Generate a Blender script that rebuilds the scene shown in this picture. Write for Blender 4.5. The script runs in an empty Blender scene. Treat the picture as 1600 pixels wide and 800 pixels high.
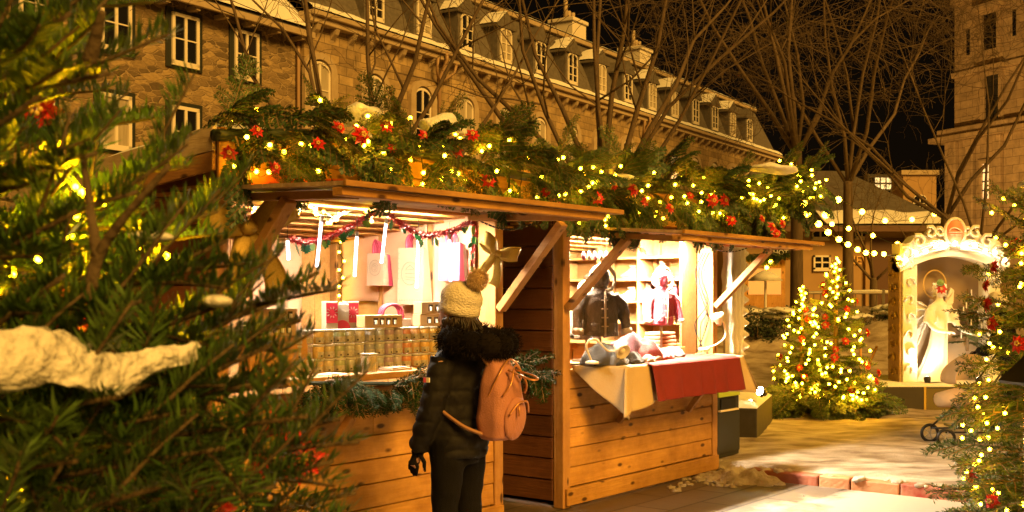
import bpy, bmesh, math, random
import numpy as np
from mathutils import Vector, Matrix, noise
R = math.radians
rnd = random.Random(11)
S = bpy.context.scene
C = S.collection
F, H = 1771.0, 1.56                     # focal length in photo pixels, eye height

# ------------------------------------------------------------------ camera, sky, sun
cam = bpy.data.cameras.new('camera'); co = bpy.data.objects.new('camera', cam); C.objects.link(co)
co.location = (0, 0, H); co.rotation_euler = (R(90), 0, 0)
cam.sensor_width = 36; cam.lens = F / 1600 * 36; cam.shift_y = 63 / 1600
cam.clip_start = .05; cam.clip_end = 2000
cam.dof.use_dof = True; cam.dof.focus_distance = 7.6; cam.dof.aperture_fstop = 13.0; cam.dof.aperture_blades = 9
S.camera = co
SUN_EL, SUN_AZ = 34, 146                # elevation, bearing measured from +Y towards +X
w = bpy.data.worlds.new('World'); S.world = w; w.use_nodes = True
nt = w.node_tree; bg = nt.nodes['Background']
sk = nt.nodes.new('ShaderNodeTexSky'); sk.sky_type = 'NISHITA'; sk.sun_disc = False
sk.sun_elevation = R(SUN_EL); sk.sun_rotation = R(SUN_AZ); sk.air_density = 1; sk.dust_density = 3
mx = nt.nodes.new('ShaderNodeMix'); mx.data_type = 'RGBA'; mx.blend_type = 'MULTIPLY'; mx.inputs[0].default_value = 1
nt.links.new(sk.outputs[0], mx.inputs[6]); mx.inputs[7].default_value = (1, .45, .16, 1)
nt.links.new(mx.outputs[2], bg.inputs[0]); bg.inputs[1].default_value = .0016
sl = bpy.data.lights.new('town_glow_sun', 'SUN'); so = bpy.data.objects.new('town_glow_sun', sl); C.objects.link(so)
sl.energy = 4.8; sl.color = (1, .51, .085); sl.angle = R(24)
so.rotation_euler = (R(90 - SUN_EL), 0, R(180 - SUN_AZ))
vs = S.view_settings; vs.view_transform = 'Standard'; vs.look = 'None'; vs.gamma = 1; vs.exposure = .12; vs.use_curve_mapping = False
S.render.engine = 'CYCLES'
cy = S.cycles; cy.use_denoising = True; cy.max_bounces = 6; cy.diffuse_bounces = 3; cy.glossy_bounces = 3
cy.transmission_bounces = 4; cy.transparent_max_bounces = 8; cy.sample_clamp_indirect = 4; cy.use_light_tree = True
cy.caustics_reflective = False; cy.caustics_refractive = False
try: cy.denoiser = 'OPENIMAGEDENOISE'
except Exception: pass

# ------------------------------------------------------------------ placing helpers
def at(px, py, Y): return Vector(((px - 800) / F * Y, Y, H + (463 - py) / F * Y))
def ground_at(px, py, z=0.0):
    return at(px, py, (H - z) * F / (py - 463))
SA = R(51.7); SD = Vector((math.cos(SA), math.sin(SA), 0)); SN = Vector((math.sin(SA), -math.cos(SA), 0)); SP = Vector((.375, 8.3, 0))
ROWM = Matrix.Translation(SP) @ Matrix.Rotation(SA, 4, 'Z')      # stall row frame: x along the fronts, y inwards, z up
def row(u, d, z): return SP + SD * u + SN * d + Vector((0, 0, z))
def row_px(px, py, d):                                            # a point of the plane d in front of the stall fronts
    a = (px - 800) / F
    u = (a * (SP.y + SN.y * d) - SP.x - SN.x * d) / (SD.x - SD.y * a)
    Y = SP.y + SD.y * u + SN.y * d
    return u, H + (463 - py) / F * Y
def rowp(px, py, d):
    u, z = row_px(px, py, d); return row(u, d, z)
def side_px(px, py, u):                                           # a point of the cross plane at u: returns d, z
    a = (px - 800) / F
    d = (a * (SP.y + SD.y * u) - SP.x - SD.x * u) / (SN.x - SN.y * a)
    Y = SP.y + SD.y * u + SN.y * d
    return d, H + (463 - py) / F * Y

# ------------------------------------------------------------------ objects, names, labels
def link(o):
    C.objects.link(o); return o
def tag(o, label=None, cat=None, group=None, kind=None):
    for k, v in (('label', label), ('category', cat), ('group', group), ('kind', kind)):
        if v: o[k] = v
    return o
def thing(name, label, cat, loc=(0, 0, 0), rz=0, group=None):
    o = link(bpy.data.objects.new(name, None)); o.location = loc; o.rotation_euler = (0, 0, rz); o.empty_display_size = .1
    return tag(o, label, cat, group)
def dup(o, parent=None):
    c = o.copy(); C.objects.link(c)
    if parent is not None: c.parent = parent
    for ch in list(o.children): dup(ch, c)
    return c
ORD = ['first', 'second', 'third', 'fourth', 'fifth', 'sixth', 'seventh', 'eighth', 'ninth', 'tenth', 'eleventh', 'twelfth', 'thirteenth', 'fourteenth', 'fifteenth',
       'sixteenth', 'seventeenth', 'eighteenth', 'nineteenth', 'twentieth', 'twenty-first', 'twenty-second', 'twenty-third', 'twenty-fourth', 'twenty-fifth', 'twenty-sixth', 'twenty-seventh', 'twenty-eighth']

# ------------------------------------------------------------------ mesh builder
class MB:
    def __init__(s): s.v = []; s.f = []; s.m = []; s.cur = 0
    def add(s, vs, fs):
        b = len(s.v); s.v += [tuple(p) for p in vs]; s.f += [tuple(i + b for i in f) for f in fs]; s.m += [s.cur] * len(fs); return s
    def box(s, a, b, M=None):
        x0, y0, z0 = a; x1, y1, z1 = b
        vs = [Vector(p) for p in ((x0, y0, z0), (x1, y0, z0), (x1, y1, z0), (x0, y1, z0), (x0, y0, z1), (x1, y0, z1), (x1, y1, z1), (x0, y1, z1))]
        if M is not None: vs = [M @ p for p in vs]
        return s.add(vs, [(0, 3, 2, 1), (4, 5, 6, 7), (0, 1, 5, 4), (1, 2, 6, 5), (2, 3, 7, 6), (3, 0, 4, 7)])
    def bar(s, p, q, w, h, up=(0, 0, 1)):
        p, q = Vector(p), Vector(q); d = (q - p).normalized(); sd = d.cross(Vector(up))
        if sd.length < 1e-4: sd = d.cross(Vector((1, 0, 0)))
        sd.normalize(); u = sd.cross(d); sd *= w / 2; u *= h / 2
        return s.add([p - sd - u, p + sd - u, p + sd + u, p - sd + u, q - sd - u, q + sd - u, q + sd + u, q - sd + u],
                     [(0, 1, 2, 3), (7, 6, 5, 4), (0, 4, 5, 1), (1, 5, 6, 2), (2, 6, 7, 3), (3, 7, 4, 0)])
    def tube(s, pts, rad, n=6, cap=True, flat=1.0):
        pts = [Vector(p) for p in pts]; k = len(pts)
        if not hasattr(rad, '__len__'): rad = [rad] * k
        b = []; ref = None
        for i in range(k):
            d = (pts[min(i + 1, k - 1)] - pts[max(i - 1, 0)])
            if d.length < 1e-9: d = Vector((0, 0, 1))
            d.normalize()
            if ref is None:
                ref = d.cross(Vector((0, 0, 1)));
                if ref.length < .05: ref = d.cross(Vector((1, 0, 0)))
            ref = (ref - d * ref.dot(d))
            if ref.length < 1e-6: ref = d.orthogonal()
            ref.normalize(); o = d.cross(ref)
            for j in range(n):
                a = 2 * math.pi * j / n
                b.append(pts[i] + (ref * math.cos(a) + o * math.sin(a) * flat) * rad[i])
        fs = []
        for i in range(k - 1):
            for j in range(n):
                fs.append((i * n + j, i * n + (j + 1) % n, (i + 1) * n + (j + 1) % n, (i + 1) * n + j))
        if cap: fs += [tuple(range(n))[::-1], tuple((k - 1) * n + j for j in range(n))]
        return s.add(b, fs)
    def loft(s, rings, cap=True):                                  # rings: lists of equal length
        n = len(rings[0]); vs = [p for r in rings for p in r]; fs = []
        for i in range(len(rings) - 1):
            for j in range(n):
                fs.append((i * n + j, i * n + (j + 1) % n, (i + 1) * n + (j + 1) % n, (i + 1) * n + j))
        if cap: fs += [tuple(range(n))[::-1], tuple((len(rings) - 1) * n + j for j in range(n))]
        return s.add(vs, fs)
    def lathe(s, prof, c=(0, 0, 0), n=14, cap=True, M=None):
        rings = []
        for r, z in prof:
            ring = [Vector((r * math.cos(2 * math.pi * j / n), r * math.sin(2 * math.pi * j / n), z)) for j in range(n)]
            if M is not None: ring = [M @ p for p in ring]
            rings.append([p + Vector(c) for p in ring])
        return s.loft(rings, cap)
    def ball(s, c, r, nu=10, nv=7, sc=(1, 1, 1), M=None, amp=0, fr=6):
        c = Vector(c); rings = []
        for i in range(nv + 1):
            t = math.pi * (i + .02) / (nv + .04); ring = []
            for j in range(nu):
                a = 2 * math.pi * j / nu
                p = Vector((math.sin(t) * math.cos(a) * sc[0], math.sin(t) * math.sin(a) * sc[1], -math.cos(t) * sc[2])) * r
                if M is not None: p = M @ p
                p = p + c
                if amp: p += noise.noise_vector(p * fr) * amp
                ring.append(p)
            rings.append(ring)
        return s.loft(rings)
    def grid(s, fn, nu, nv):
        vs = [fn(i / nu, j / nv) for j in range(nv + 1) for i in range(nu + 1)]
        return s.add(vs, [(j * (nu + 1) + i, j * (nu + 1) + i + 1, (j + 1) * (nu + 1) + i + 1, (j + 1) * (nu + 1) + i) for j in range(nv) for i in range(nu)])
    def prism(s, poly, ax, h):                                     # poly in plane, extruded by vector h
        n = len(poly); h = Vector(h); a = [Vector(p) for p in poly]; b = [p + h for p in a]
        return s.add(a + b, [tuple(range(n))[::-1], tuple(range(n, 2 * n))] + [(i, (i + 1) % n, n + (i + 1) % n, n + i) for i in range(n)])
    def blades(s, P, D, W, L, wd):                                 # flat pointed needles; arrays of positions, directions, side vectors
        P, D, W = np.asarray(P), np.asarray(D), np.asarray(W); L = np.asarray(L).reshape(-1, 1); wd = np.asarray(wd).reshape(-1, 1)
        q = np.stack([P - W * wd * .35, P + D * L * .55 - W * wd, P + D * L, P + D * L * .55 + W * wd], 1).reshape(-1, 3)
        b = len(s.v); s.v += list(map(tuple, q)); n = len(P)
        s.f += [(b + 4 * i, b + 4 * i + 1, b + 4 * i + 2, b + 4 * i + 3) for i in range(n)]; s.m += [s.cur] * n; return s
    def mesh(s, name, mats, smooth=False):
        me = bpy.data.meshes.new(name); me.from_pydata(s.v, [], s.f)
        mats = mats if isinstance(mats, (list, tuple)) else [mats]
        for m in mats: me.materials.append(m)
        if len(mats) > 1: me.polygons.foreach_set('material_index', s.m)
        if smooth: me.polygons.foreach_set('use_smooth', [True] * len(s.f))
        me.update(); return me
    def build(s, name, mats, parent=None, smooth=False, bevel=0, loc=None, rz=0):
        me = s.mesh(name, mats, smooth); bm = bmesh.new(); bm.from_mesh(me); bmesh.ops.recalc_face_normals(bm, faces=bm.faces) if len(me.polygons) < 20000 else None
        bm.to_mesh(me); bm.free()
        o = link(bpy.data.objects.new(name, me))
        if loc is not None: o.location = loc; o.rotation_euler = (0, 0, rz)
        if parent is not None: o.parent = parent
        if bevel:
            md = o.modifiers.new('bevel', 'BEVEL'); md.width = bevel; md.segments = 2; md.limit_method = 'ANGLE'
        return o
def remesh(o, voxel, smooth=3, sub=0):
    md = o.modifiers.new('r', 'REMESH'); md.mode = 'VOXEL'; md.voxel_size = voxel; md.use_smooth_shade = True
    if smooth:
        m2 = o.modifiers.new('s', 'SMOOTH'); m2.iterations = smooth; m2.factor = .5
    dg = bpy.context.evaluated_depsgraph_get(); dg.update()
    me = bpy.data.meshes.new_from_object(o.evaluated_get(dg)); me.name = o.name
    o.modifiers.clear(); o.data = me
    return o
def bez(p, n=12):                                                  # Catmull-Rom through points
    p = [Vector(q) for q in p]; out = []
    for i in range(len(p) - 1):
        a, b, c, d = p[max(i - 1, 0)], p[i], p[i + 1], p[min(i + 2, len(p) - 1)]
        for k in range(n):
            t = k / n
            out.append(.5 * ((2 * b) + (c - a) * t + (2 * a - 5 * b + 4 * c - d) * t * t + (3 * b - a - 3 * c + d) * t ** 3))
    return out + [p[-1]]

# ------------------------------------------------------------------ materials
def mat(name, col, rough=.6, col2=None, scale=8, stretch=(1, 1, 1), island=0.0, bump=0, bscale=40, metal=0, emit=None, es=0, spec=None, sss=0, sheen=0, alpha=1, trans=0, contrast=.25):
    m = bpy.data.materials.new(name); m.use_nodes = True; n = m.node_tree.nodes; l = m.node_tree.links; b = n['Principled BSDF']
    b.inputs['Base Color'].default_value = (*col, 1); b.inputs['Roughness'].default_value = rough; b.inputs['Metallic'].default_value = metal
    if spec is not None: b.inputs['Specular IOR Level'].default_value = spec
    if emit: b.inputs['Emission Color'].default_value = (*emit, 1); b.inputs['Emission Strength'].default_value = es
    if sss: b.inputs['Subsurface Weight'].default_value = sss; b.inputs['Subsurface Radius'].default_value = (.02, .015, .01)
    if sheen: b.inputs['Sheen Weight'].default_value = sheen
    if alpha < 1: b.inputs['Alpha'].default_value = alpha
    if trans: b.inputs['Transmission Weight'].default_value = trans
    tc = n.new('ShaderNodeTexCoord'); mp = n.new('ShaderNodeMapping'); mp.inputs['Scale'].default_value = stretch; l.new(tc.outputs['Object'], mp.inputs[0])
    out = None
    if col2:
        nz = n.new('ShaderNodeTexNoise'); nz.inputs['Scale'].default_value = scale; nz.inputs['Detail'].default_value = 6; l.new(mp.outputs[0], nz.inputs['Vector'])
        cr = n.new('ShaderNodeValToRGB'); cr.color_ramp.elements[0].position = .5 - contrast; cr.color_ramp.elements[1].position = .5 + contrast
        cr.color_ramp.elements[0].color = (*col, 1); cr.color_ramp.elements[1].color = (*col2, 1)
        l.new(nz.outputs[0], cr.inputs[0]); out = cr.outputs[0]
    if island:
        g = n.new('ShaderNodeNewGeometry'); mr = n.new('ShaderNodeMapRange'); mr.inputs['To Min'].default_value = 1 - island; mr.inputs['To Max'].default_value = 1 + island
        l.new(g.outputs['Random Per Island'], mr.inputs[0]); hv = n.new('ShaderNodeHueSaturation'); l.new(mr.outputs[0], hv.inputs['Value'])
        if out: l.new(out, hv.inputs['Color'])
        else: hv.inputs['Color'].default_value = (*col, 1)
        out = hv.outputs[0]
    if out: l.new(out, b.inputs['Base Color'])
    if bump:
        nb = n.new('ShaderNodeTexNoise'); nb.inputs['Scale'].default_value = bscale; nb.inputs['Detail'].default_value = 5; l.new(mp.outputs[0], nb.inputs['Vector'])
        bp = n.new('ShaderNodeBump'); bp.inputs['Strength'].default_value = bump; bp.inputs['Distance'].default_value = .02; l.new(nb.outputs[0], bp.inputs['Height']); l.new(bp.outputs[0], b.inputs['Normal'])
    return m
def wood(name, c1, c2, stretch=(1.2, 14, 14), rough=.62, knots=True, island=.22):
    m = mat(name, c1, rough, c2, 3.0, stretch, island, .25, 6, contrast=.3)
    n = m.node_tree.nodes; l = m.node_tree.links; b = n['Principled BSDF']
    tc = n.new('ShaderNodeTexCoord'); st_ = n.new('ShaderNodeTexNoise'); st_.inputs['Scale'].default_value = 2.4; st_.inputs['Detail'].default_value = 7; st_.inputs['Roughness'].default_value = .7; l.new(tc.outputs['Object'], st_.inputs['Vector'])
    cs = n.new('ShaderNodeValToRGB'); cs.color_ramp.elements[0].position = .32; cs.color_ramp.elements[1].position = .62; cs.color_ramp.elements[0].color = (.52, .44, .38, 1); cs.color_ramp.elements[1].color = (1.0, 1.0, 1.0, 1); l.new(st_.outputs[0], cs.inputs[0])
    ms = n.new('ShaderNodeMix'); ms.data_type = 'RGBA'; ms.blend_type = 'MULTIPLY'; ms.inputs[0].default_value = .85; l.new(b.inputs['Base Color'].links[0].from_socket, ms.inputs[6]); l.new(cs.outputs[0], ms.inputs[7]); l.new(ms.outputs[2], b.inputs['Base Color'])
    if knots:
        src = b.inputs['Base Color'].links[0].from_socket
        tc = n.new('ShaderNodeTexCoord'); mp = n.new('ShaderNodeMapping'); s = [3.4 if q < 5 else 8 for q in stretch]; mp.inputs['Scale'].default_value = s
        l.new(tc.outputs['Object'], mp.inputs[0]); v = n.new('ShaderNodeTexVoronoi'); v.inputs['Scale'].default_value = 1.3; l.new(mp.outputs[0], v.inputs['Vector'])
        cr = n.new('ShaderNodeValToRGB'); cr.color_ramp.elements[0].position = .11; cr.color_ramp.elements[1].position = .20
        cr.color_ramp.elements[0].color = (.16, .11, .08, 1); cr.color_ramp.elements[1].color = (1, 1, 1, 1); l.new(v.outputs['Distance'], cr.inputs[0])
        mxn = n.new('ShaderNodeMix'); mxn.data_type = 'RGBA'; mxn.blend_type = 'MULTIPLY'; mxn.inputs[0].default_value = 1
        l.new(src, mxn.inputs[6]); l.new(cr.outputs[0], mxn.inputs[7]); l.new(mxn.outputs[2], b.inputs['Base Color'])
    return m
def rubble(name, cells, mortar, sc, stretch):
    m = mat(name, cells[0], .85); n = m.node_tree.nodes; l = m.node_tree.links; b = n['Principled BSDF']
    mp = next(q for q in n if q.type == 'MAPPING'); mp.inputs['Scale'].default_value = stretch
    nz = n.new('ShaderNodeTexNoise'); nz.inputs['Scale'].default_value = 1.6; l.new(mp.outputs[0], nz.inputs['Vector'])
    ad = n.new('ShaderNodeMix'); ad.data_type = 'RGBA'; ad.blend_type = 'ADD'; ad.inputs[0].default_value = .5; l.new(mp.outputs[0], ad.inputs[6]); l.new(nz.outputs['Color'], ad.inputs[7])
    vc = n.new('ShaderNodeTexVoronoi'); ve = n.new('ShaderNodeTexVoronoi'); ve.feature = 'DISTANCE_TO_EDGE'
    for q in (vc, ve): q.inputs['Scale'].default_value = sc; l.new(ad.outputs[2], q.inputs['Vector'])
    sp = n.new('ShaderNodeSeparateColor'); l.new(vc.outputs['Color'], sp.inputs[0])
    cr = n.new('ShaderNodeValToRGB'); cr.color_ramp.elements[0].color = (*cells[0], 1); cr.color_ramp.elements[1].color = (*cells[1], 1)
    e = cr.color_ramp.elements.new(.5); e.color = (*cells[2], 1); l.new(sp.outputs[0], cr.inputs[0])
    n2 = n.new('ShaderNodeTexNoise'); n2.inputs['Scale'].default_value = 9; n2.inputs['Detail'].default_value = 6; l.new(mp.outputs[0], n2.inputs['Vector'])
    ov = n.new('ShaderNodeMix'); ov.data_type = 'RGBA'; ov.blend_type = 'OVERLAY'; ov.inputs[0].default_value = .7; l.new(cr.outputs[0], ov.inputs[6]); l.new(n2.outputs[0], ov.inputs[7])
    ed = n.new('ShaderNodeValToRGB'); ed.color_ramp.elements[0].position = .02; ed.color_ramp.elements[1].position = .07; l.new(ve.outputs['Distance'], ed.inputs[0])
    mm = n.new('ShaderNodeMix'); mm.data_type = 'RGBA'; l.new(ed.outputs[0], mm.inputs[0]); mm.inputs[6].default_value = (*mortar, 1); l.new(ov.outputs[2], mm.inputs[7])
    l.new(mm.outputs[2], b.inputs['Base Color'])
    bp = n.new('ShaderNodeBump'); bp.inputs['Strength'].default_value = .7; bp.inputs['Distance'].default_value = .06; l.new(ed.outputs[0], bp.inputs['Height']); l.new(bp.outputs[0], b.inputs['Normal'])
    return m
def ashlar(name, c1, c2, mortar, bw, bh):
    m = mat(name, c1, .85); n = m.node_tree.nodes; l = m.node_tree.links; b = n['Principled BSDF']
    mp = next(q for q in n if q.type == 'MAPPING'); mp.inputs['Rotation'].default_value = (R(-90), 0, 0)
    br = n.new('ShaderNodeTexBrick'); br.inputs['Scale'].default_value = 1; br.inputs['Brick Width'].default_value = bw; br.inputs['Row Height'].default_value = bh
    br.inputs['Mortar Size'].default_value = .02; br.inputs['Color1'].default_value = (*c1, 1); br.inputs['Color2'].default_value = (*c2, 1); br.inputs['Mortar'].default_value = (*mortar, 1)
    br.inputs['Mortar Smooth'].default_value = .6; br.inputs['Bias'].default_value = 0; l.new(mp.outputs[0], br.inputs['Vector'])
    n2 = n.new('ShaderNodeTexNoise'); n2.inputs['Scale'].default_value = 2.3; n2.inputs['Detail'].default_value = 9; n2.inputs['Roughness'].default_value = .7; l.new(mp.outputs[0], n2.inputs['Vector'])
    ov = n.new('ShaderNodeMix'); ov.data_type = 'RGBA'; ov.blend_type = 'OVERLAY'; ov.inputs[0].default_value = .85; l.new(br.outputs[0], ov.inputs[6]); l.new(n2.outputs[0], ov.inputs[7])
    l.new(ov.outputs[2], b.inputs['Base Color'])
    bp = n.new('ShaderNodeBump'); bp.inputs['Strength'].default_value = .5; bp.inputs['Distance'].default_value = .04; l.new(n2.outputs[0], bp.inputs['Height']); l.new(bp.outputs[0], b.inputs['Normal'])
    return m

PINE = wood('pine_boards', (.46, .23, .05), (.62, .34, .085))
PINEV = wood('pine_post', (.50, .25, .075), (.62, .35, .12), (14, 14, 1.2))
PINEY = wood('pine_depth', (.42, .21, .065), (.54, .30, .10), (14, 1.2, 14))
PINEIN = wood('pine_inside', (.50, .27, .085), (.60, .36, .13), (14, 1.2, 14), knots=False, island=.1)
PINEG = wood('grey_weathered_board', (.36, .26, .16), (.55, .42, .28), (1.2, 14, 14), knots=False)
DARKW = wood('dark_gap_shade_boards', (.11, .040, .014), (.17, .064, .023), (14, 1.2, 14), knots=False)  # dark boards; shade of the gap between the stalls deepened into the colour
REDW = wood('red_stained_boards', (.20, .065, .025), (.30, .11, .04), (14, 1.2, 14), knots=False)
SNOW = mat('snow', (.74, .73, .71), .75, (.86, .86, .86), 22, bump=.7, bscale=55, sss=.1)
BLACKM = mat('black_metal', (.018, .017, .016), .4, metal=.3)
WHITEP = mat('white_paint', (.78, .76, .72), .5)
GLASSD = mat('dark_window_glass', (.012, .012, .014), .08, spec=.6)
RED = mat('red_glitter', (.50, .012, .012), .38, (.62, .03, .02), 60, island=.35, spec=.7)
GOLDC = mat('yellow_center', (.7, .5, .1), .4)
NEEDLE = mat('fir_needles', (.040, .080, .016), .42, (.075, .12, .024), 4, island=.4, spec=.45)
CEDAR = mat('cedar_leaves', (.020, .052, .014), .5, (.055, .105, .026), 5, island=.45)
PINEND = mat('frosted_pine_needles', (.012, .034, .009), .75, (.028, .06, .018), 9, island=.4, spec=.12)
TWIG = mat('twig_bark', (.16, .10, .05), .8, (.24, .16, .08), 30, bump=.4, bscale=80)
BARK = mat('tree_bark', (.075, .050, .028), .85, (.15, .10, .058), 7, (3, 3, .5), bump=.5, bscale=20)
BULB = mat('warm_bulb', (1, .8, .4), .3, emit=(1, .46, .008), es=120)
BULBFAR = mat('warm_bulb_on_line', (1, .8, .4), .3, emit=(1, .52, .016), es=70)
BULBNEAR = mat('warm_small_bulb', (1, .8, .4), .3, emit=(1, .55, .0016), es=650)
WIRE = mat('dark_green_wire', (.02, .03, .015), .5)

# ================================================================== THE GROUND
def sstep(a, b, x):
    t = max(0.0, min(1.0, (x - a) / (b - a))); return t * t * (3 - 2 * t)
def ud(x, y): return (x - SP.x) * SD.x + (y - SP.y) * SD.y, (x - SP.x) * SN.x + (y - SP.y) * SN.y
def gz(x, y):
    u, d = ud(x, y)
    z = -.03 + .10 * sstep(2.19, 2.44, u) * sstep(.2, .5, d + max(0, u - 2.45) * 20)
    bank = 1.2 * sstep(16.4, 21.5, y + .35 * noise.noise(Vector((x * .5, y * .5, 0)))) * sstep(1.0, 3.0, x)
    am = sstep(2.13, 2.5, u) * .03 + .12 * min(bank, 1) + .03 * (1 if y > 30 else 0)
    return z + bank + am * (noise.noise(Vector((x * 1.3, y * 1.3, 1))) + .8 * noise.noise(Vector((x * 3.6, y * 3.6, 2))))
xs = list(np.concatenate([-np.geomspace(400, 6.2, 14), np.arange(-6, 14, .16), np.geomspace(14.2, 400, 14)]))
ys = list(np.concatenate([[-200, -60, -20, -5, 0, 2], np.arange(3, 24, .16), np.geomspace(24.5, 700, 20)]))
mb = MB(); mb.add([(x, y, gz(x, y)) for y in ys for x in xs], [(j * len(xs) + i, j * len(xs) + i + 1, (j + 1) * len(xs) + i + 1, (j + 1) * len(xs) + i) for j in range(len(ys) - 1) for i in range(len(xs) - 1)])
GROUND = mat('trodden_snow', (.17, .12, .075), .75, (.48, .41, .33), 3.2, (.8, 1.5, 1), bump=1.0, bscale=42, contrast=.16)
tag(mb.build('ground', GROUND, smooth=True), kind='structure')
# paving beside the stalls: stone slabs with snow trodden into them further out
PAVE = mat('stone_slabs', (.045, .036, .028), .5)
def _pave(m):
    n = m.node_tree.nodes; l = m.node_tree.links; b = n['Principled BSDF']; mp = next(q for q in n if q.type == 'MAPPING')
    br = n.new('ShaderNodeTexBrick'); br.inputs['Scale'].default_value = 1; br.inputs['Brick Width'].default_value = .9; br.inputs['Row Height'].default_value = .32; br.inputs['Mortar Size'].default_value = .012
    br.inputs['Color1'].default_value = (.075, .055, .04, 1); br.inputs['Color2'].default_value = (.13, .10, .075, 1); br.inputs['Mortar'].default_value = (.02, .016, .012, 1); l.new(mp.outputs[0], br.inputs['Vector'])
    sx = n.new('ShaderNodeSeparateXYZ'); l.new(mp.outputs[0], sx.inputs[0])
    nz = n.new('ShaderNodeTexNoise'); nz.inputs['Scale'].default_value = 2.2; nz.inputs['Detail'].default_value = 8; nz.inputs['Roughness'].default_value = .65; l.new(mp.outputs[0], nz.inputs['Vector'])
    m1 = n.new('ShaderNodeMath'); m1.operation = 'MULTIPLY_ADD'; l.new(sx.outputs[1], m1.inputs[0]); m1.inputs[1].default_value = -.55; m1.inputs[2].default_value = -.70
    ad = n.new('ShaderNodeMath'); l.new(m1.outputs[0], ad.inputs[0]); l.new(nz.outputs[0], ad.inputs[1])
    cr = n.new('ShaderNodeValToRGB'); cr.color_ramp.elements[0].position = .42; cr.color_ramp.elements[1].position = .62; l.new(ad.outputs[0], cr.inputs[0])
    mm = n.new('ShaderNodeMix'); mm.data_type = 'RGBA'; l.new(cr.outputs[0], mm.inputs[0]); l.new(br.outputs[0], mm.inputs[6]); mm.inputs[7].default_value = (.42, .36, .29, 1); l.new(mm.outputs[2], b.inputs['Base Color'])
    bp = n.new('ShaderNodeBump'); bp.inputs['Strength'].default_value = .4; bp.inputs['Distance'].default_value = .02; l.new(nz.outputs[0], bp.inputs['Height']); l.new(bp.outputs[0], b.inputs['Normal'])
_pave(PAVE)
mb = MB(); mb.add([(-7, -6, 0), (2.12, -6, 0), (2.12, -.48, 0), (2.6, -.30, 0), (2.6, 3, 0), (-7, 3, 0)], [(0, 1, 2, 3, 4, 5)])
o = tag(mb.build('pavement', PAVE), kind='structure'); o.matrix_world = ROWM
# red painted kerb stones running out from the stall end
KRED = mat('worn_red_paint', (.26, .035, .018), .7, (.40, .20, .12), 5, bump=.4, contrast=.12)
KDRK = mat('worn_dark_red_paint', (.20, .04, .02), .7, (.32, .12, .06), 6, bump=.4)
KOR = mat('orange_kerb_paint', (.32, .09, .025), .7, (.45, .27, .14), 4, bump=.4)
seg = [(-.42, -1.05, KDRK), (-1.06, -1.32, KOR), (-1.33, -1.72, KOR), (-1.73, -2.35, KRED), (-2.36, -3.0, KRED), (-3.01, -3.7, KDRK)]
for i, (a, b, m) in enumerate(seg):
    o = tag(MB().box((2.115, b, -.1), (2.26, a, .085 + .006 * (i % 2))).build('kerb', m, bevel=.012), kind='structure'); o.matrix_world = ROWM
mb = MB()
for i in range(38):                                                # snow lumps left on the kerb and at the stall corner
    u, d = rnd.uniform(2.12, 2.24), rnd.uniform(.5, 3.2)
    if i > 20: u, d = rnd.gauss(2.28, .14), abs(rnd.gauss(.22, .16)) + .02
    p = row(u, d, .09 if i <= 20 else .03); mb.ball(p, rnd.uniform(.015, .045), 8, 5, (1.4, 1.3, .6), amp=.02, fr=18)
for i in range(240):
    u, d = rnd.gauss(2.02, .26), abs(rnd.gauss(.16, .28)) + .02; r_ = rnd.uniform(.005, .03) * (1 if rnd.random() < .85 else 1.7)
    mb.ball(row(u, d, .004), r_, 6, 4, (rnd.uniform(.8, 1.5), rnd.uniform(.8, 1.5), rnd.uniform(.4, .8)), amp=r_ * .7, fr=40)
def heap(a, b):
    u, d = 1.75 + .75 * a, .05 + .75 * b; e = math.sin(math.pi * a) * math.sin(math.pi * b); q = Vector((u * 9, d * 9, 3))
    return row(u, d, -.01 + .09 * e * (1 + .9 * noise.noise(q)) + .035 * e ** .5 * noise.noise(q * 3.1))
mb.grid(heap, 44, 44)
tag(mb.build('snow_lumps', mat('dirty_snow', (.22, .17, .12), .85, (.52, .46, .39), 9, bump=.9, bscale=60), smooth=True), 'scattered lumps of dirty snow on the kerb and paving', kind='stuff')

# ================================================================== THE LONG STONE BUILDINGS
BDIR = R(90 - 32.3); BO = Vector((-7.57, 39.45, 0)); BK = 57600.0
def bpx(px, py):                                                   # photo pixel -> along the front, height
    Y = BK / (1920 - px); return (Y - 39.45) / .8453, H + (463 - py) / F * Y
RUB = rubble('rubble_stone', [(.10, .07, .036), (.36, .26, .13), (.22, .155, .078)], (.34, .25, .14), 2.5, (.9, 1.0, 2.3))
ASH = ashlar('coursed_stone', (.40, .29, .145), (.23, .16, .08), (.14, .10, .055), .8, .33)
TRIM = mat('pale_stone_trim', (.36, .27, .165), .8, (.46, .37, .25), 4, bump=.3)
SLATE = mat('dark_slate', (.085, .075, .062), .6, (.15, .13, .11), 6, bump=.4, bscale=12)
DKGREEN = mat('dark_green_frame', (.022, .026, .018), .5)
WINW = mat('white_window_paint', (.74, .68, .58), .5)
CURT = mat('net_curtain', (.42, .37, .28), .8, (.30, .26, .19), 3, (6, 1, .5))
LIT = mat('lit_window', (.9, .7, .4), .5, emit=(1, .62, .26), es=1.1)
GUT = mat('copper_pipe', (.34, .22, .12), .5)
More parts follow.
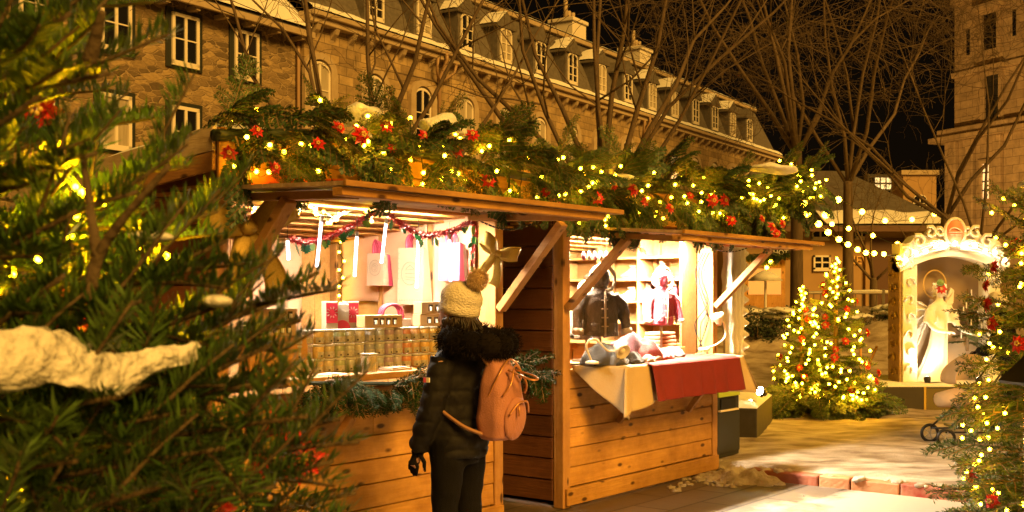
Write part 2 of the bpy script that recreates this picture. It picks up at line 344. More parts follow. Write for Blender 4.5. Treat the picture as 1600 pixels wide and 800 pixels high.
def sash(parent, x, z0, w, h, y, arch=False, rows=3, pane=GLASSD, fr=.07, name='window'):
    n = 10; mb = MB()
    top = [(x - w / 2, z0 + h), (x + w / 2, z0 + h)]
    def zt(q): return z0 + h + (math.sqrt(max(0, 1 - (2 * (q - x) / w) ** 2)) * w * .32 if arch else 0)
    xsn = [x - w / 2 + w * i / n for i in range(n + 1)]
    for a, b in ((x - w / 2, x - w / 2 + fr), (x + w / 2 - fr, x + w / 2)): mb.box((a, y, z0), (b, y + .06, z0 + h))
    mb.box((x - w / 2, y, z0 - .05), (x + w / 2, y + .06, z0 + fr))
    for a, b in zip(xsn[:-1], xsn[1:]):                            # head, arched or straight
        mb.prism([(a, y, zt(a) - fr), (b, y, zt(b) - fr), (b, y, zt(b)), (a, y, zt(a))], None, (0, .06, 0))
    mb.box((x - fr * .45, y + .004, z0), (x + fr * .45, y + .055, zt(x) - fr * .5))
    for k in range(1, rows): mb.box((x - w / 2 + fr * .5, y + .012, z0 + h * k / rows - .02), (x + w / 2 - fr * .5, y + .05, z0 + h * k / rows + .02))
    f = mb.build(name, WINW, parent)
    g = MB(); g.add([(q, y + .045, z0) for q in xsn] + [(q, y + .045, zt(q) - .02) for q in xsn], [(i, i + 1, n + 2 + i, n + 1 + i) for i in range(n)]); g.build('pane', pane, f)
    return f
rub = thing('rubble_stone_house', 'rubble stone house with dark green window frames behind the fir tree', 'building', BO, BDIR)
MB().box((-16, 0, -1), (.15, 8, 10.75)).build('wall', RUB, rub)
for k in range(6):
    s = bpx(382, 80)[0] - 2.6 * k
    for z0 in (8.72, 5.86):
        MB().box((s - .72, -.07, z0 - .12), (s + .72, -.005, z0 + 1.72)).build('window_surround', DKGREEN, rub, bevel=.01)
        sash(rub, s, z0, 1.08, 1.58, -.14, rows=2, pane=CURT if (k == 2 and z0 < 8) else GLASSD, fr=.11)
mb = MB(); mb.add([(-16.3, -.55, 10.72), (.4, -.55, 10.72), (.4, 4, 14.6), (-16.3, 4, 14.6), (-16.3, 8.4, 10.72), (.4, 8.4, 10.72)], [(0, 1, 2, 3), (3, 2, 5, 4)])
rf = mb.build('roof', SLATE, rub)
rf.modifiers.new('t', 'SOLIDIFY').thickness = .16
MB().box((-16.3, -.62, 10.52), (.4, -.5, 10.74)).build('gutter', TRIM, rub, bevel=.02)
for k in range(7, 14):
    x = -15.5 + 1.18 * k; MB().box((x, -.5, 10.42), (x + .16, -.0, 10.56)).build('eave_bracket', TRIM, rub)
def patch(mb, x0, x1, y0, z0, dy, dz, up, n=26, w=1.0):           # ragged snow lying on a slope
    def f(a, b):
        x = x0 + (x1 - x0) * a; e = 1 + .3 * noise.noise(Vector((x * .9, z0, 3))) + .15 * noise.noise(Vector((x * 3, z0, 5)))
        t = b * e * w; hh = up * math.sin(math.pi * min(1, b * .94 + .03)) ** .5 * (1 + .4 * noise.noise(Vector((x * 2, b * 2, z0))))
        return (x, y0 + dy * t, z0 + dz * t + hh)
    mb.grid(f, n, 6)
mb = MB(); patch(mb, -16, .35, -.52, 10.86, 2.2, 1.9, .14, 60); mb.build('roof_snow', SNOW, rub, smooth=True)
mb = MB(); mb.tube([(.05, -.12, 10.5), (.05, -.14, 9.9), (.05, -.14, 0)], .07, 8); mb.build('downpipe', GUT, rub, smooth=True)

man = thing('mansard_stone_building', 'long stone building with arched windows, dormers and a slate mansard roof', 'building', BO + Vector((.05, -.05, 0)), BDIR)
L = 48.5
MB().box((.16, -.25, -1), (L, 9, 11.1)).build('wall', ASH, man)
mb = MB(); mb.box((.1, -.6, 11.1), (L + .3, 0, 11.32)); mb.box((.12, -.75, 11.324), (L + .4, 0, 11.5)); mb.build('cornice', TRIM, man, bevel=.03)
for k in range(int(L / .98)):
    x = .5 + .98 * k; mb2 = MB(); mb2.prism([(x, -.255, 10.62), (x, -.255, 11.08), (x, -.58, 11.08), (x, -.5, 10.9), (x, -.3, 10.72)], None, (.2, 0, 0))
    if k == 0: allb = MB()
    allb.v, allb.f, allb.m = allb.v, allb.f, allb.m; allb.add(mb2.v, mb2.f)
tag(allb.build('cornice_bracket', TRIM, man), kind='stuff')
mb = MB(); mb.add([(.1, -.35, 11.5), (L + .2, -.35, 11.5), (L - 1.0, .9, 14.55), (.1, .9, 14.55), (L - 1.0, 8, 14.6), (.1, 8, 14.6), (L + .2, 9, 11.5), (.1, 9, 11.5)], [(0, 1, 2, 3), (3, 2, 4, 5), (1, 6, 4, 2), (5, 4, 6, 7)])
mb.build('roof', SLATE, man)
mb = MB(); mb.box((.1, .72, 14.56), (L - .9, 1.15, 14.78)); mb.build('roof_trim', TRIM, man, bevel=.03)
mb = MB(); patch(mb, .1, L + .3, -.74, 11.5, .75, .35, .16, 150); mb.build('ledge_snow', SNOW, man, smooth=True)
mb = MB(); patch(mb, .1, L - 1, .7, 14.78, .6, .05, .12, 90); mb.build('ridge_snow', SNOW, man, smooth=True)
SASHW = {}
for k in range(15):
    s = .9 + 3.02 * k
    z0 = 7.55; w = .98
    mb = MB()
    for i in range(12):                                            # arched stone surround standing proud of the wall
        t0, t1 = math.pi * i / 12, math.pi * (i + 1) / 12; r0, r1 = .55, .86
        q = lambda r, t: (s + r * math.cos(t) * .98, -.40, z0 + 1.95 + r * math.sin(t) * .75)
        mb.prism([q(r0, t0), q(r1, t0), q(r1, t1), q(r0, t1)], None, (0, .148, 0))
    mb.box((s - .86, -.40, z0 - .2), (s - .53, -.252, z0 + 1.95)); mb.box((s + .53, -.40, z0 - .2), (s + .86, -.252, z0 + 1.95)); mb.box((s - .95, -.48, z0 - .34), (s + .95, -.252, z0 - .2))
    mb.build('window_surround', TRIM, man)
    pane = LIT if k == 10 else (CURT if k in (0, 1, 3, 5, 6, 9, 11, 12) else GLASSD)
    sash(man, s, z0, 1.08, 1.95, -.33, True, 3, pane, .10)
    if k == 0: continue
    # dormer
    zd = 11.95; d = MB(); d.box((s - .64, -.34, 11.62), (s + .64, 1.3, 13.45)); dm = d.build('dormer', SLATE, man)
    r = MB(); r.prism([(s - .8, -.46, 13.40), (s + .8, -.46, 13.40), (s + .8, -.46, 13.48), (s, -.46, 14.12), (s - .8, -.46, 13.48)], None, (0, 1.9, 0)); r.build('dormer_roof', SLATE, dm)
    if k % 3 != 2:
        r = MB(); patch(r, s - .8, s + .02, -.44, 13.5, 1.2, 0, .08, 8)
        for i, p in enumerate(r.v): r.v[i] = (p[0], p[1], p[2] + (p[0] - (s - .8)) * .8)
        r.build('dormer_snow', SNOW, dm, smooth=True)
    sash(dm, s, zd, .95, 1.2, -.41, True, 3, fr=.10, pane= CURT if k in (2, 4, 7, 9, 10, 13) else GLASSD)
for x in (8.0, 27.0):
    mb = MB(); mb.tube([(x, -.7, 11.45), (x, -.75, 11.1), (x, -.36, 10.4), (x, -.36, 0)], .08, 8); mb.tube([(x - .55, -.7, 11.1), (x - .5, -.6, 10.6), (x, -.36, 10.2)], .06, 8); mb.tube([(x + .75, -.7, 11.1), (x + .7, -.6, 10.7), (x, -.36, 10.2)], .06, 8); mb.build('downpipe', GUT, man, smooth=True)
for px in (935, 1039):
    s = bpx(px, 100)[0] + 1.5; mb = MB(); mb.box((s - .75, 2, 14), (s + .75, 3.4, 16.2)); mb.box((s - .85, 1.9, 16.2), (s + .85, 3.5, 16.4)); ch = mb.build('chimney', WINW, man, bevel=.03)
    for q in (-.45, -.1, .35): MB().tube([(s + q, 2.6, 16.4), (s + q, 2.6, 16.9 + .5 * (q < -.2))], .12, 8).build('chimney_pot', TRIM, ch, smooth=True)

# ================================================================== THE CATHEDRAL TOWER AND WHAT STANDS FAR BEHIND
TST = ashlar('tower_limestone', (.42, .31, .18), (.33, .24, .135), (.2, .14, .08), .7, .36)
TD = Vector((.41, -.912, 0)); TO = Vector((20.3, 52, 0)); TA = math.atan2(TD.y, TD.x)
def tpx(px, py):
    a = (px - 800) / F; t = (a * TO.y - TO.x) / (TD.x - a * TD.y); Y = TO.y + TD.y * t; return t, H + (463 - py) / F * Y
tw = thing('stone_church_tower', 'tall limestone church tower with slit windows beyond the trees', 'tower', TO, TA)
MB().box((0, 0, 9.2), (10, 10, 26)).build('wall', TST, tw)
MB().box((-.35, -.25, -1), (10.2, 10.2, 8.6)).build('lower_wall', TST, tw)
mb = MB(); mb.box((-.9, -.75, 8.6), (10.6, 10.5, 8.85)); mb.box((-.6, -.5, 8.854), (10.4, 10.4, 9.2)); mb.box((-.12, -.12, 11.55), (10.1, 10.1, 11.8)); mb.box((-.15, -.15, 14.9), (10.1, 10.1, 15.2)); mb.build('cornice', TST, tw, bevel=.04)
for px in (1499, 1526, 1569):
    t = tpx(px, 280)[0]; MB().box((t - .22, -.5, -1), (t + .22, -.252, 8.6)).build('pilaster', TST, tw, bevel=.05)
def twin(px0, px1, py0, py1, y, pane, arch=False, hood=False):
    t0, z1 = tpx(px0, py0); t1, z0 = tpx(px1, py1); z0 = tpx(px0, py1)[1]; s = (t0 + t1) / 2; w = t1 - t0
    mb = MB(); mb.box((t0 - .22, y - .14, z0 - .2), (t0, y - .002, z1 + .2)); mb.box((t1, y - .14, z0 - .2), (t1 + .22, y - .002, z1 + .2)); mb.box((t0, y - .14, z0 - .2), (t1, y - .002, z0)); mb.box((t0, y - .14, z1), (t1, y - .002, z1 + .2))
    if hood: mb.box((t0 - .4, y - .4, z1 + .204), (t1 + .4, y - .002, z1 + .42))
    f = mb.build('window_surround', TST, tw)
    g = MB(); g.box((t0, y - .03, z0), (t1, y - .003, z1)); g.build('pane', pane, f)
    g = MB(); g.box((s - .04, y - .08, z0), (s + .04, y - .035, z1))
    for k in range(1, 4): g.box((t0, y - .07, z0 + (z1 - z0) * k / 4 - .03), (t1, y - .032, z0 + (z1 - z0) * k / 4 + .03))
    g.build('window_bars', GLASSD if pane is not GLASSD else BLACKM, f)
twin(1538, 1560, 24, 80, 0, GLASSD, hood=True); twin(1541, 1563, 120, 188, 0, GLASSD, hood=True); twin(1543, 1555, 257, 312, -.25, LIT)
for px, a, b in ((1513, 46, 86), (1585, 15, 56)):
    t, z1 = tpx(px, a); z0 = tpx(px, b)[1]; MB().box((t - .09, -.02, z0), (t + .09, -.002, z1)).build('slit_window', GLASSD, tw)
PLAST = mat('tan_plaster', (.34, .21, .09), .8, (.42, .27, .12), 2, bump=.2)
low = thing('low_plaster_house', 'low tan plaster house with a snowy slate roof behind the lit trees', 'house', (0, 32, 0))
x0, x1 = at(1160, 0, 32).x, at(1475, 0, 32).x
MB().box((x0, 0, 0), (x1, 9, 3.55)).build('wall', PLAST, low)
mb = MB(); mb.add([(x0 - .3, -.5, 3.5), (x1 + .3, -.5, 3.5), (x1 - 1.5, 4.5, 5.6), (x0 + 1.2, 4.5, 5.6), (x0 - .3, 9.4, 3.5), (x1 + .3, 9.4, 3.5)], [(0, 1, 2, 3), (3, 2, 5, 4), (1, 5, 2), (0, 3, 4)]); mb.build('roof', SLATE, low)
mb = MB(); patch(mb, x0 + 2.2, x1, -.45, 3.56, 1.1, .46, .08, 40); mb.build('roof_snow', SNOW, low, smooth=True)
MB().box((x0 - .3, -.56, 3.36), (x1 + .3, -.44, 3.52)).build('fascia', mat('brown_fascia', (.12, .06, .03), .6), low)
for px0, px1, py0, py1, ar in ((1271, 1298, 399, 421, 0), (1268, 1296, 361, 373, 1), (1335, 1358, 361, 372, 1)):
    a = at(px0, py0, 31.95); b = at(px1, py1, 31.95)
    sash(low, (a.x + b.x) / 2, b.z, b.x - a.x, (a.z - b.z) * (.55 if ar else 1), -.07, bool(ar), 1 if ar else 2, GLASSD, .05)
a = at(1385, 0, 32).x; MB().box((a - .5, -.06, 1.1), (a + .5, -.003, 3.2)).build('door', mat('brown_door', (.10, .045, .02), .5), low); MB().box((a - .62, -.1, 1.1), (a - .5, -.003, 3.3)).box((a + .5, -.1, 1.1), (a + .62, -.003, 3.3)).build('door_frame', PLAST, low)
tc = bpy.data.curves.new('sign_lettering', 'FONT'); tc.body = 'NEWS'; tc.size = .34; tc.extrude = .02; tc.align_x = 'CENTER'
to = bpy.data.objects.new('t', tc); me = bpy.data.meshes.new_from_object(to); bpy.data.objects.remove(to)
lt = link(bpy.data.objects.new('sign_lettering', me)); me.materials.append(mat('brass_letters', (.75, .48, .16), .4)); lt.parent = low; p = at(1348, 413, 32); lt.location = (p.x, -.03, p.z); lt.rotation_euler = (R(90), 0, 0)
chp = thing('stone_belfry', 'small stone belfry with an arched window seen through branches', 'tower', at(1437, 463, 75) - Vector((0, 0, H)))
MB().box((-1.1, 0, 0), (1.1, 2.2, 9.6)).build('wall', PLAST, chp); MB().box((-1.25, -.15, 9.6), (1.25, 2.35, 9.9)).build('cornice', TRIM, chp)
0 and MB().lathe([(.8, 9.9), (.5, 11), (.2, 13), (.05, 16), (.02, 17)], (-.25, 1.1, 0), 8).build('spire', mat('green_copper', (.016, .018, .009), .8), chp)
sash(chp, 0, 8.0 - .9, .9, .9, -.08, True, 3, GLASSD)
gl = thing('glass_office_block', 'dark office block with a grid of lit panes seen through branches', 'building', at(1380, 463, 95) - Vector((0, 0, H)))
MB().box((-1.3, 0, 0), (1.3, 6, 11.8)).build('wall', mat('dark_cladding', (.02, .018, .015), .5), gl)
LITW = mat('lit_office_pane', (.9, .9, .7), .5, emit=(1, .8, .42), es=.8)
for i in range(5):
    for j in range(4):
        x = -1.15 + i * .48; z = 9.45 + j * .55
        MB().box((x, -.03, z), (x + .36, -.004, z + .4)).build('window', LITW if rnd.random() < .55 else GLASSD, gl)

# ================================================================== BARE TREES
def bare_tree(name, label, base, h, spread, seed, stems=1, r0=.16, fork=2.6, group='bare trees behind the stalls', lean=(0, 0), dens=1.0, depth=4, upw=.55, dirs=None):
    rg = random.Random(seed); t = thing(name, label, 'tree', base, 0, group)
    tr, cr = MB(), MB(); cnt = [0]
    def limb(p, d, ln, r, lv):
        n = 6 if lv < 2 else (4 if lv == 2 else 3); pts = [p.copy()]; rad = [r]; q = p.copy(); dd = d.normalized()
        for i in range(n):
            j = .16 if lv < 2 else .26
            dd = (dd + Vector((rg.gauss(0, j), rg.gauss(0, j), rg.gauss(0, j) + .10 * (lv < 3) * upw))).normalized()
            q = q + dd * ln / n; pts.append(q.copy()); rad.append(max(.0035, r * (1 - .80 * (i + 1) / n)))
        (tr if lv <= 1 else cr).tube(pts, rad, (8, 6, 5, 3, 3)[min(lv, 4)], cap=lv < 2)
        cnt[0] += 1
        if lv >= depth: return
        m = {0: 9, 1: 10, 2: 8, 3: 6}[lv] * dens; m = int(m + rg.random())
        for k in range(m):
            f = rg.uniform(.22 if lv else .3, 1.0); i = min(n - 1, int(f * n)); w = f * n - i
            b = pts[i].lerp(pts[i + 1], w); rr = rad[i] * (1 - w) + rad[i + 1] * w
            ax = (pts[i + 1] - pts[i]).normalized(); sd = Vector((rg.gauss(0, 1), rg.gauss(0, 1), rg.gauss(0, .6))); sd = (sd - ax * sd.dot(ax)).normalized()
            a = rg.uniform(R(25), R(58)); nd = ax * math.cos(a) + sd * math.sin(a)
            limb(b, nd, ln * rg.uniform(.42, .72) * (1.05 - .35 * f), rr * rg.uniform(.36, .55), lv + 1)
    if fork > 0:
        top = Vector((lean[0] * fork, lean[1] * fork, fork)); tr.tube(bez([(0, 0, -.2), (lean[0] * fork * .3, lean[1] * fork * .4, fork * .5), top], 5), [r0 * (1.25 - .35 * i / 10) for i in range(11)], 9)
    else: top = Vector((0, 0, 0))
    for k in range(stems):
        if dirs: dx, dz = dirs[k % len(dirs)]; d = Vector((dx, rg.uniform(-.35, .35), dz))
        else:
            a = 2 * math.pi * k / stems + rg.uniform(-.4, .4); d = Vector((math.cos(a) * spread, math.sin(a) * spread, 1))
        limb(top - Vector((0, 0, .1)), d, (h - fork) * rg.uniform(.85, 1.05), r0 * rg.uniform(.34, .48), 0)
    tr.build('trunk', BARK, t, smooth=True); cr.build('crown', BARK, t, smooth=True)
    return t
GB = 'bare trees behind the stalls'
bare_tree('bare_tree', 'bare tree with two thick stems rising behind the jar stall roof', at(552, 463, 15) - Vector((0, 0, H)), 8.0, .2, 3, 4, .12, 2.6, GB, dens=.36, dirs=[(-.06, 1), (-.28, 1), (.10, 1), (-.62, 1)])
bare_tree('bare_tree', 'bare forked tree leaning over the jar stall roof beside a thicker trunk', at(588, 463, 15.6) - Vector((0, 0, H)), 8.0, .2, 8, 3, .11, 2.6, GB, dens=.36, dirs=[(.30, 1), (.12, 1), (.85, .75)])
bare_tree('bare_tree', 'vase-shaped bare tree with many fanning limbs before the mansard building', at(945, 463, 17) - Vector((0, 0, H)), 8.6, .35, 21, 11, .115, 2.7, GB, dens=.4, dirs=[(-.6, 1), (.42, 1), (-.75, 1), (-.45, 1), (-.2, 1), (-.05, 1), (.12, 1), (.3, 1), (.5, 1), (.7, .9), (-.75, .8)], upw=.3)
bare_tree('bare_tree', 'big bare tree with a thick trunk behind the twin-topped lit trees', at(1245, 463, 23) - Vector((0, 0, H - 1.1)), 10, .4, 33, 8, .115, 3.4, GB, dens=.52, dirs=[(-.6, .9), (-.35, 1), (-.1, 1), (.15, 1), (.4, 1), (.6, .9), (-.5, .9), (.02, 1)], upw=.3)
bare_tree('bare_tree', 'dense bare tree against the black sky between building and tower', at(1325, 463, 27) - Vector((0, 0, H - 1.1)), 11.5, .4, 47, 6, .115, 3.2, GB, dens=.5, dirs=[(-.5, 1), (-.3, 1), (0, 1), (.3, 1), (.5, .9), (-.15, 1), (.15, 1)], upw=.3)
bare_tree('bare_tree', 'slender bare tree with a crooked trunk above the angel display', at(1468, 463, 21) - Vector((0, 0, H - 1.1)), 7.5, .3, 52, 5, .085, 2.0, GB, lean=(.06, 0), dens=.6, dirs=[(-.6, 1), (-.95, .8), (.25, 1), (-.3, 1), (.6, 1)])
bare_tree('bare_tree', 'bare tree whose thin limbs cross the church tower', at(1530, 463, 19) - Vector((0, 0, H - .9)), 6.8, .3, 64, 5, .065, 1.5, GB, dens=.6, dirs=[(.1, 1), (.5, .9), (-.4, 1), (.8, .6), (-.8, .7)])
0 and bare_tree('bare_tree', 'bare tree near the far end of the mansard building', at(1120, 463, 30) - Vector((0, 0, H)), 12, .4, 77, 6, .14, 4.0, GB, dens=.5, dirs=[(-.4, 1), (-.1, 1), (.2, 1), (.5, .9), (.8, .7), (-.75, .8)], upw=.3)
bare_tree('young_tree', 'young bare sapling in front of the low plaster house', at(1365, 463, 27) - Vector((0, 0, H - 1.1)), 3.4, .3, 81, 4, .09, .9, None, dens=.5, depth=3, dirs=[(-.7, 1), (.5, 1), (.1, 1), (-.3, 1)])

# ================================================================== THE TWO WOODEN STALLS (local frame: x along the front, y inwards, z up)
def lap(mb, o, al, out, ln, z0, z1, n, th=.022):
    o, al, out = Vector(o), Vector(al), Vector(out); h = (z1 - z0) / n; Z = Vector((0, 0, 1))
    for k in range(n):
        b, t = z0 + k * h, z0 + (k + 1) * h - .003
        cuts = [0, ln] if rnd.random() < .5 else [0, ln * rnd.uniform(.3, .7), ln]
        for a, c in zip(cuts[:-1], cuts[1:]):
            P = [o + al * x + out * q + Z * z for x in (a + .0015, c - .0015) for q, z in ((0, b), (th, b + .004), (th * .75, t - .004), (.004, t))]
            mb.add(P, [(0, 1, 2, 3), (7, 6, 5, 4), (0, 4, 5, 1), (1, 5, 6, 2), (2, 6, 7, 3), (3, 7, 4, 0)])
PALEB = wood('pale_edge_board', (.52, .40, .24), (.66, .54, .36), (14, 1.2, 14), knots=False)
def stall(label, u0, W, side_mat, canz, hinge, watts, lcol, D=1.65, fas_lo=2.12, fas_hi=2.40):
    t = thing('wooden_market_stall', label, 'market stall', row(u0, 0, 0), SA, 'wooden market stalls'); 
    for x in (0, W - .09):
        MB().box((x, 0, .0), (x + .09, .09, 2.28)).build('corner_post', PINEV, t, bevel=.006)
        MB().box((x, D - .09, .0), (x + .09, D, 2.2)).build('corner_post', PINEV, t, bevel=.006)
    mb = MB(); lap(mb, (.095, .03, 0), (1, 0, 0), (0, -1, 0), W - .19, .15, 1.02, 6); mb.build('front_boards', PINE, t)
    MB().box((.02, -.025, .02), (W - .02, -.001, .145)).build('base_beam', PINE, t, bevel=.005)
    MB().box((.1, .035, .05), (W - .1, .05, 1.02)).build('front_lining', PINEIN, t)
    for x, ox in ((.012, -1), (W - .012, 1)):
        mb = MB(); lap(mb, (x, .095, 0), (0, 1, 0), (ox, 0, 0), D - .19, .05, 2.25, 14); mb.build('side_boards', side_mat, t)
        q = x + (.004 if ox < 0 else -.03); MB().box((q, .095, .05), (q + .026, D - .095, 2.24)).build('side_lining', PINEIN, t)
        for yy in (.55, 1.05): MB().box((q + (.028 if ox < 0 else -.047), yy, .05), (q + (.075 if ox < 0 else -.002), yy + .07, 2.22)).build('stud', PINEV, t, bevel=.004)
    mb = MB(); 
    for k in range(14):
        a = .1 + (W - .2) * k / 14; mb.box((a + .002, D - .03, .05), (a + (W - .2) / 14 - .002, D - .005 - .004 * (k % 2), 2.2))
    mb.build('back_wall', PINEIN, t)
    MB().box((.1, .1, .03), (W - .1, D - .1, .06)).build('floor_boards', PINE, t)
    MB().box((.09, .01, hinge - .02), (W - .09, .08, hinge + .09)).build('header_beam', PINE, t, bevel=.005)
    # roof rises to the front; fascia carries the garland
    x0, x1, yf, yb = -.12, W + .10, -.17, D + .15
    zf, zb = fas_hi, fas_hi - .19
    mb = MB(); mb.add([(x0, yf, zf - .05), (x1, yf, zf - .05), (x1, yb, zb - .05), (x0, yb, zb - .05), (x0, yf, zf), (x1, yf, zf), (x1, yb, zb), (x0, yb, zb)], [(0, 3, 2, 1), (4, 5, 6, 7), (0, 1, 5, 4), (1, 2, 6, 5), (2, 3, 7, 6), (3, 0, 4, 7)])
    roof = mb.build('roof', PINEY, t)
    def rs(a, b):
        x = x0 + (x1 - x0) * a; y = yf + .03 + (yb - yf) * b; e = min(a, 1 - a, b, 1 - b) * 8
        return (x, y, zf + (zb - zf) * b + .004 + .09 * min(1, e) ** .5 * (1 + .5 * noise.noise(Vector((x * 2.2, y * 2.2, u0)))))
    mb = MB(); mb.grid(rs, 40, 20); mb.build('roof_snow', SNOW, roof, smooth=True)
    mb = MB(); mb.box((x0, yf - .025, (fas_lo + fas_hi) / 2 + .004), (x1, yf - .001, fas_hi + .01)); mb.box((x0, yf - .022, fas_lo), (x1, yf - .001, (fas_lo + fas_hi) / 2)); mb.build('fascia', PINE, t, bevel=.004)
    for x in (x0 - .024, x1):
        for lo, hi, bm_ in ((-.21, -.115, PINEY), (-.11, .016, PALEB)):
            mb = MB(); mb.add([(x, yf, zf + lo), (x + .024, yf, zf + lo), (x + .024, yb, zb + lo), (x, yb, zb + lo), (x, yf, zf + hi), (x + .024, yf, zf + hi), (x + .024, yb, zb + hi), (x, yb, zb + hi)], [(0, 3, 2, 1), (4, 5, 6, 7), (0, 1, 5, 4), (1, 2, 6, 5), (2, 3, 7, 6), (3, 0, 4, 7)])
            mb.build('barge_board', bm_, t, bevel=.004)
    mb = MB()
    for k in range(9): mb.box((x0 + .05, yf + .03 + k * .2, fas_hi - .26 - .19 * k / 9), (x1 - .05, yf + .21 + k * .2, fas_hi - .245 - .19 * k / 9))
    mb.build('ceiling_boards', PINE, t)
    # flap propped up as a canopy
    cx0, cx1, dep = -.06, W - .13, 1.02; zh = hinge - .005; zo = canz
    cp = MB()
    for k in range(7):
        a, b = -k / 7 * dep - .02, -(k + 1) / 7 * dep - .016; za, zb2 = zh + (zo - zh) * k / 7, zh + (zo - zh) * (k + 1) / 7; w = .012 * noise.noise(Vector((k * 3.1, u0, 0)))
        cp.add([(cx0, a, za), (cx1, a, za + w), (cx1, b, zb2 + w), (cx0, b, zb2), (cx0, a, za + .02), (cx1, a, za + .02 + w), (cx1, b, zb2 + .02 + w), (cx0, b, zb2 + .02)], [(0, 1, 2, 3), (4, 7, 6, 5), (0, 4, 5, 1), (1, 5, 6, 2), (2, 6, 7, 3), (3, 7, 4, 0)])
    canopy = cp.build('canopy', PINEG, t)
    mb = MB(); mb.box((cx0 - .01, -dep - .035, zo - .004), (cx1 + .01, -dep - .012, zo + .024)); mb.box((cx0, -dep + .0, zo - .045), (cx1 - .15, -dep + .07, zo - .006)); mb.build('canopy_edge', PINE, canopy, bevel=.004)
    for x in (cx0 + .14, cx1 - .24): MB().bar((x, -.03, zh - .03), (x, -dep + .08, zo - .03), .09, .04).build('canopy_batten', PINEY, canopy, bevel=.004)
    for x in (.045, W - .045):
        MB().bar((x, -.012, 1.47), (x, -.53, zh + (zo - zh) * .53 - .05), .075, .05, up=(0, -.6, 1)).build('brace', PINEY, t, bevel=.005)
    for x in (W * .3, W * .76):
        MB().bar((x, -.02, .58), (x, -.27, .90), .05, .045, up=(0, -1, 1)).build('bracket', PINEY, t, bevel=.005)
    mb = MB()
    for k in range(16):
        a = k / 15; mb.tube([(W - .3 + .12 * a, -.05 - .4 * a, zh - .05 - .06 * math.sin(math.pi * a)), (W - .3 + .12 * (a + .05), -.05 - .4 * (a + .05), zh - .05 - .06 * math.sin(math.pi * (a + .05)))], .006, 5)
    mb.build('chain', BLACKM, t)
    # strip lamp under the ceiling
    lm = MB().box((W * .2, .10, hinge - .008), (W * .8, .17, hinge + .012)).build('strip_lamp', mat('strip_lamp_glow', (1, 1, 1), .4, emit=lcol, es=9), t)
    la = bpy.data.lights.new('strip_lamp_light', 'AREA'); la.shape = 'RECTANGLE'; la.size = W * .7; la.size_y = .12; la.energy = watts; la.color = lcol
    lo = link(bpy.data.objects.new('strip_lamp_light', la)); lo.parent = lm; lo.location = (W / 2, .135, hinge - .014); lo.rotation_euler = (R(14), 0, 0)
    return t
U1, W1, W2 = -3.09, 2.39, 2.37
st1 = stall('wooden stall with jars on its counter, tinsel and paper bags inside', U1, W1, REDW, 2.07, 2.11, 190, (1, .82, .60))
st2 = stall('wooden stall with a cloth-covered table of knitted clothes and shelves inside', 0, W2, DARKW, 1.985, 2.06, 780, (1, .83, .58))
MB().box((.02, -.26, 1.085), (W1 - .01, .30, 1.125)).build('counter', PINE, st1, bevel=.006)
MB().box((.285, -.34, 1.005), (W2 - .20, .34, 1.04)).build('counter', PINE, st2, bevel=.006)
ORC = mat('orange_red_cloth', (.62, .10, .03), .8, (.7, .15, .05), 6)
def rowobj(o, u=0, d=0, z=0, rz=0):
    o.location = row(u, d, z); o.rotation_euler = (0, 0, SA + rz); return o
mb = MB(); mb.grid(lambda a, b: (a * 1.45, -.012 * math.sin(a * 9), -b * (.10 - .05 * a) + .012 * math.sin(a * 14)), 30, 3)
o = tag(mb.build('cloth_strip', ORC, smooth=True), 'orange red cloth strip hanging along the jar stall roof edge', 'cloth'); rowobj(o, U1 - .10, .215, 2.20)

# ---- kraft paper inside the jar stall, bags hung on it
PAPER = mat('kraft_paper', (.60, .33, .20), .75, (.68, .40, .26), 3, bump=.5, bscale=7)
BAGP = mat('natural_paper', (.33, .24, .165), .7, (.40, .30, .21), 6)
INK = mat('grey_ink', (.20, .14, .11), .8)
BURG = mat('burgundy_card', (.42, .04, .09), .6)
PINKC = mat('pink_card', (.70, .10, .20), .6)
def wall_sheet(label, u, d0, d1, z0, z1, seed):
    def f(a, b): 
        y = a * (d0 - d1); z = z0 + (z1 - z0) * b + .02 * noise.noise(Vector((y * 4, b, seed))) * (1 - b)
        return (-.05 - .02 * noise.noise(Vector((y * 3, z * 3, seed))), y, z - z0)
    o = tag(MB().grid(f, 18, 18).build('kraft_paper_sheet', PAPER, smooth=True), label, 'paper sheet'); o.modifiers.new('t', 'SOLIDIFY').thickness = .004
    return rowobj(o, u, d0, z0)
UR = U1 + W1 - .045
wall_sheet('creased kraft paper sheet on the wall nearest the woman', UR, -.18, -.56, 1.25, 2.18, 1)
wall_sheet('creased kraft paper sheet behind the two natural bag bundles', UR, -.62, -1.06, 1.35, 2.18, 2)
wall_sheet('creased kraft paper sheet in the corner beside the hanging bulb string', UR, -1.11, -1.5, 1.52, 2.18, 3)
def back_sheet(label, u0, u1, z0, z1, seed):
    def f(a, b): return (a * (u1 - u0), .01 * noise.noise(Vector((a * 3, b * 3, seed))), b * (z1 - z0))
    o = tag(MB().grid(f, 14, 14).build('kraft_paper_sheet', PAPER, smooth=True), label, 'paper sheet'); o.modifiers.new('t', 'SOLIDIFY').thickness = .004
    return rowobj(o, u0, -1.56, z0)
back_sheet('kraft paper sheet between yellow planks on the stall back wall', U1 + 1.5, U1 + 1.95, 1.2, 2.1, 4)
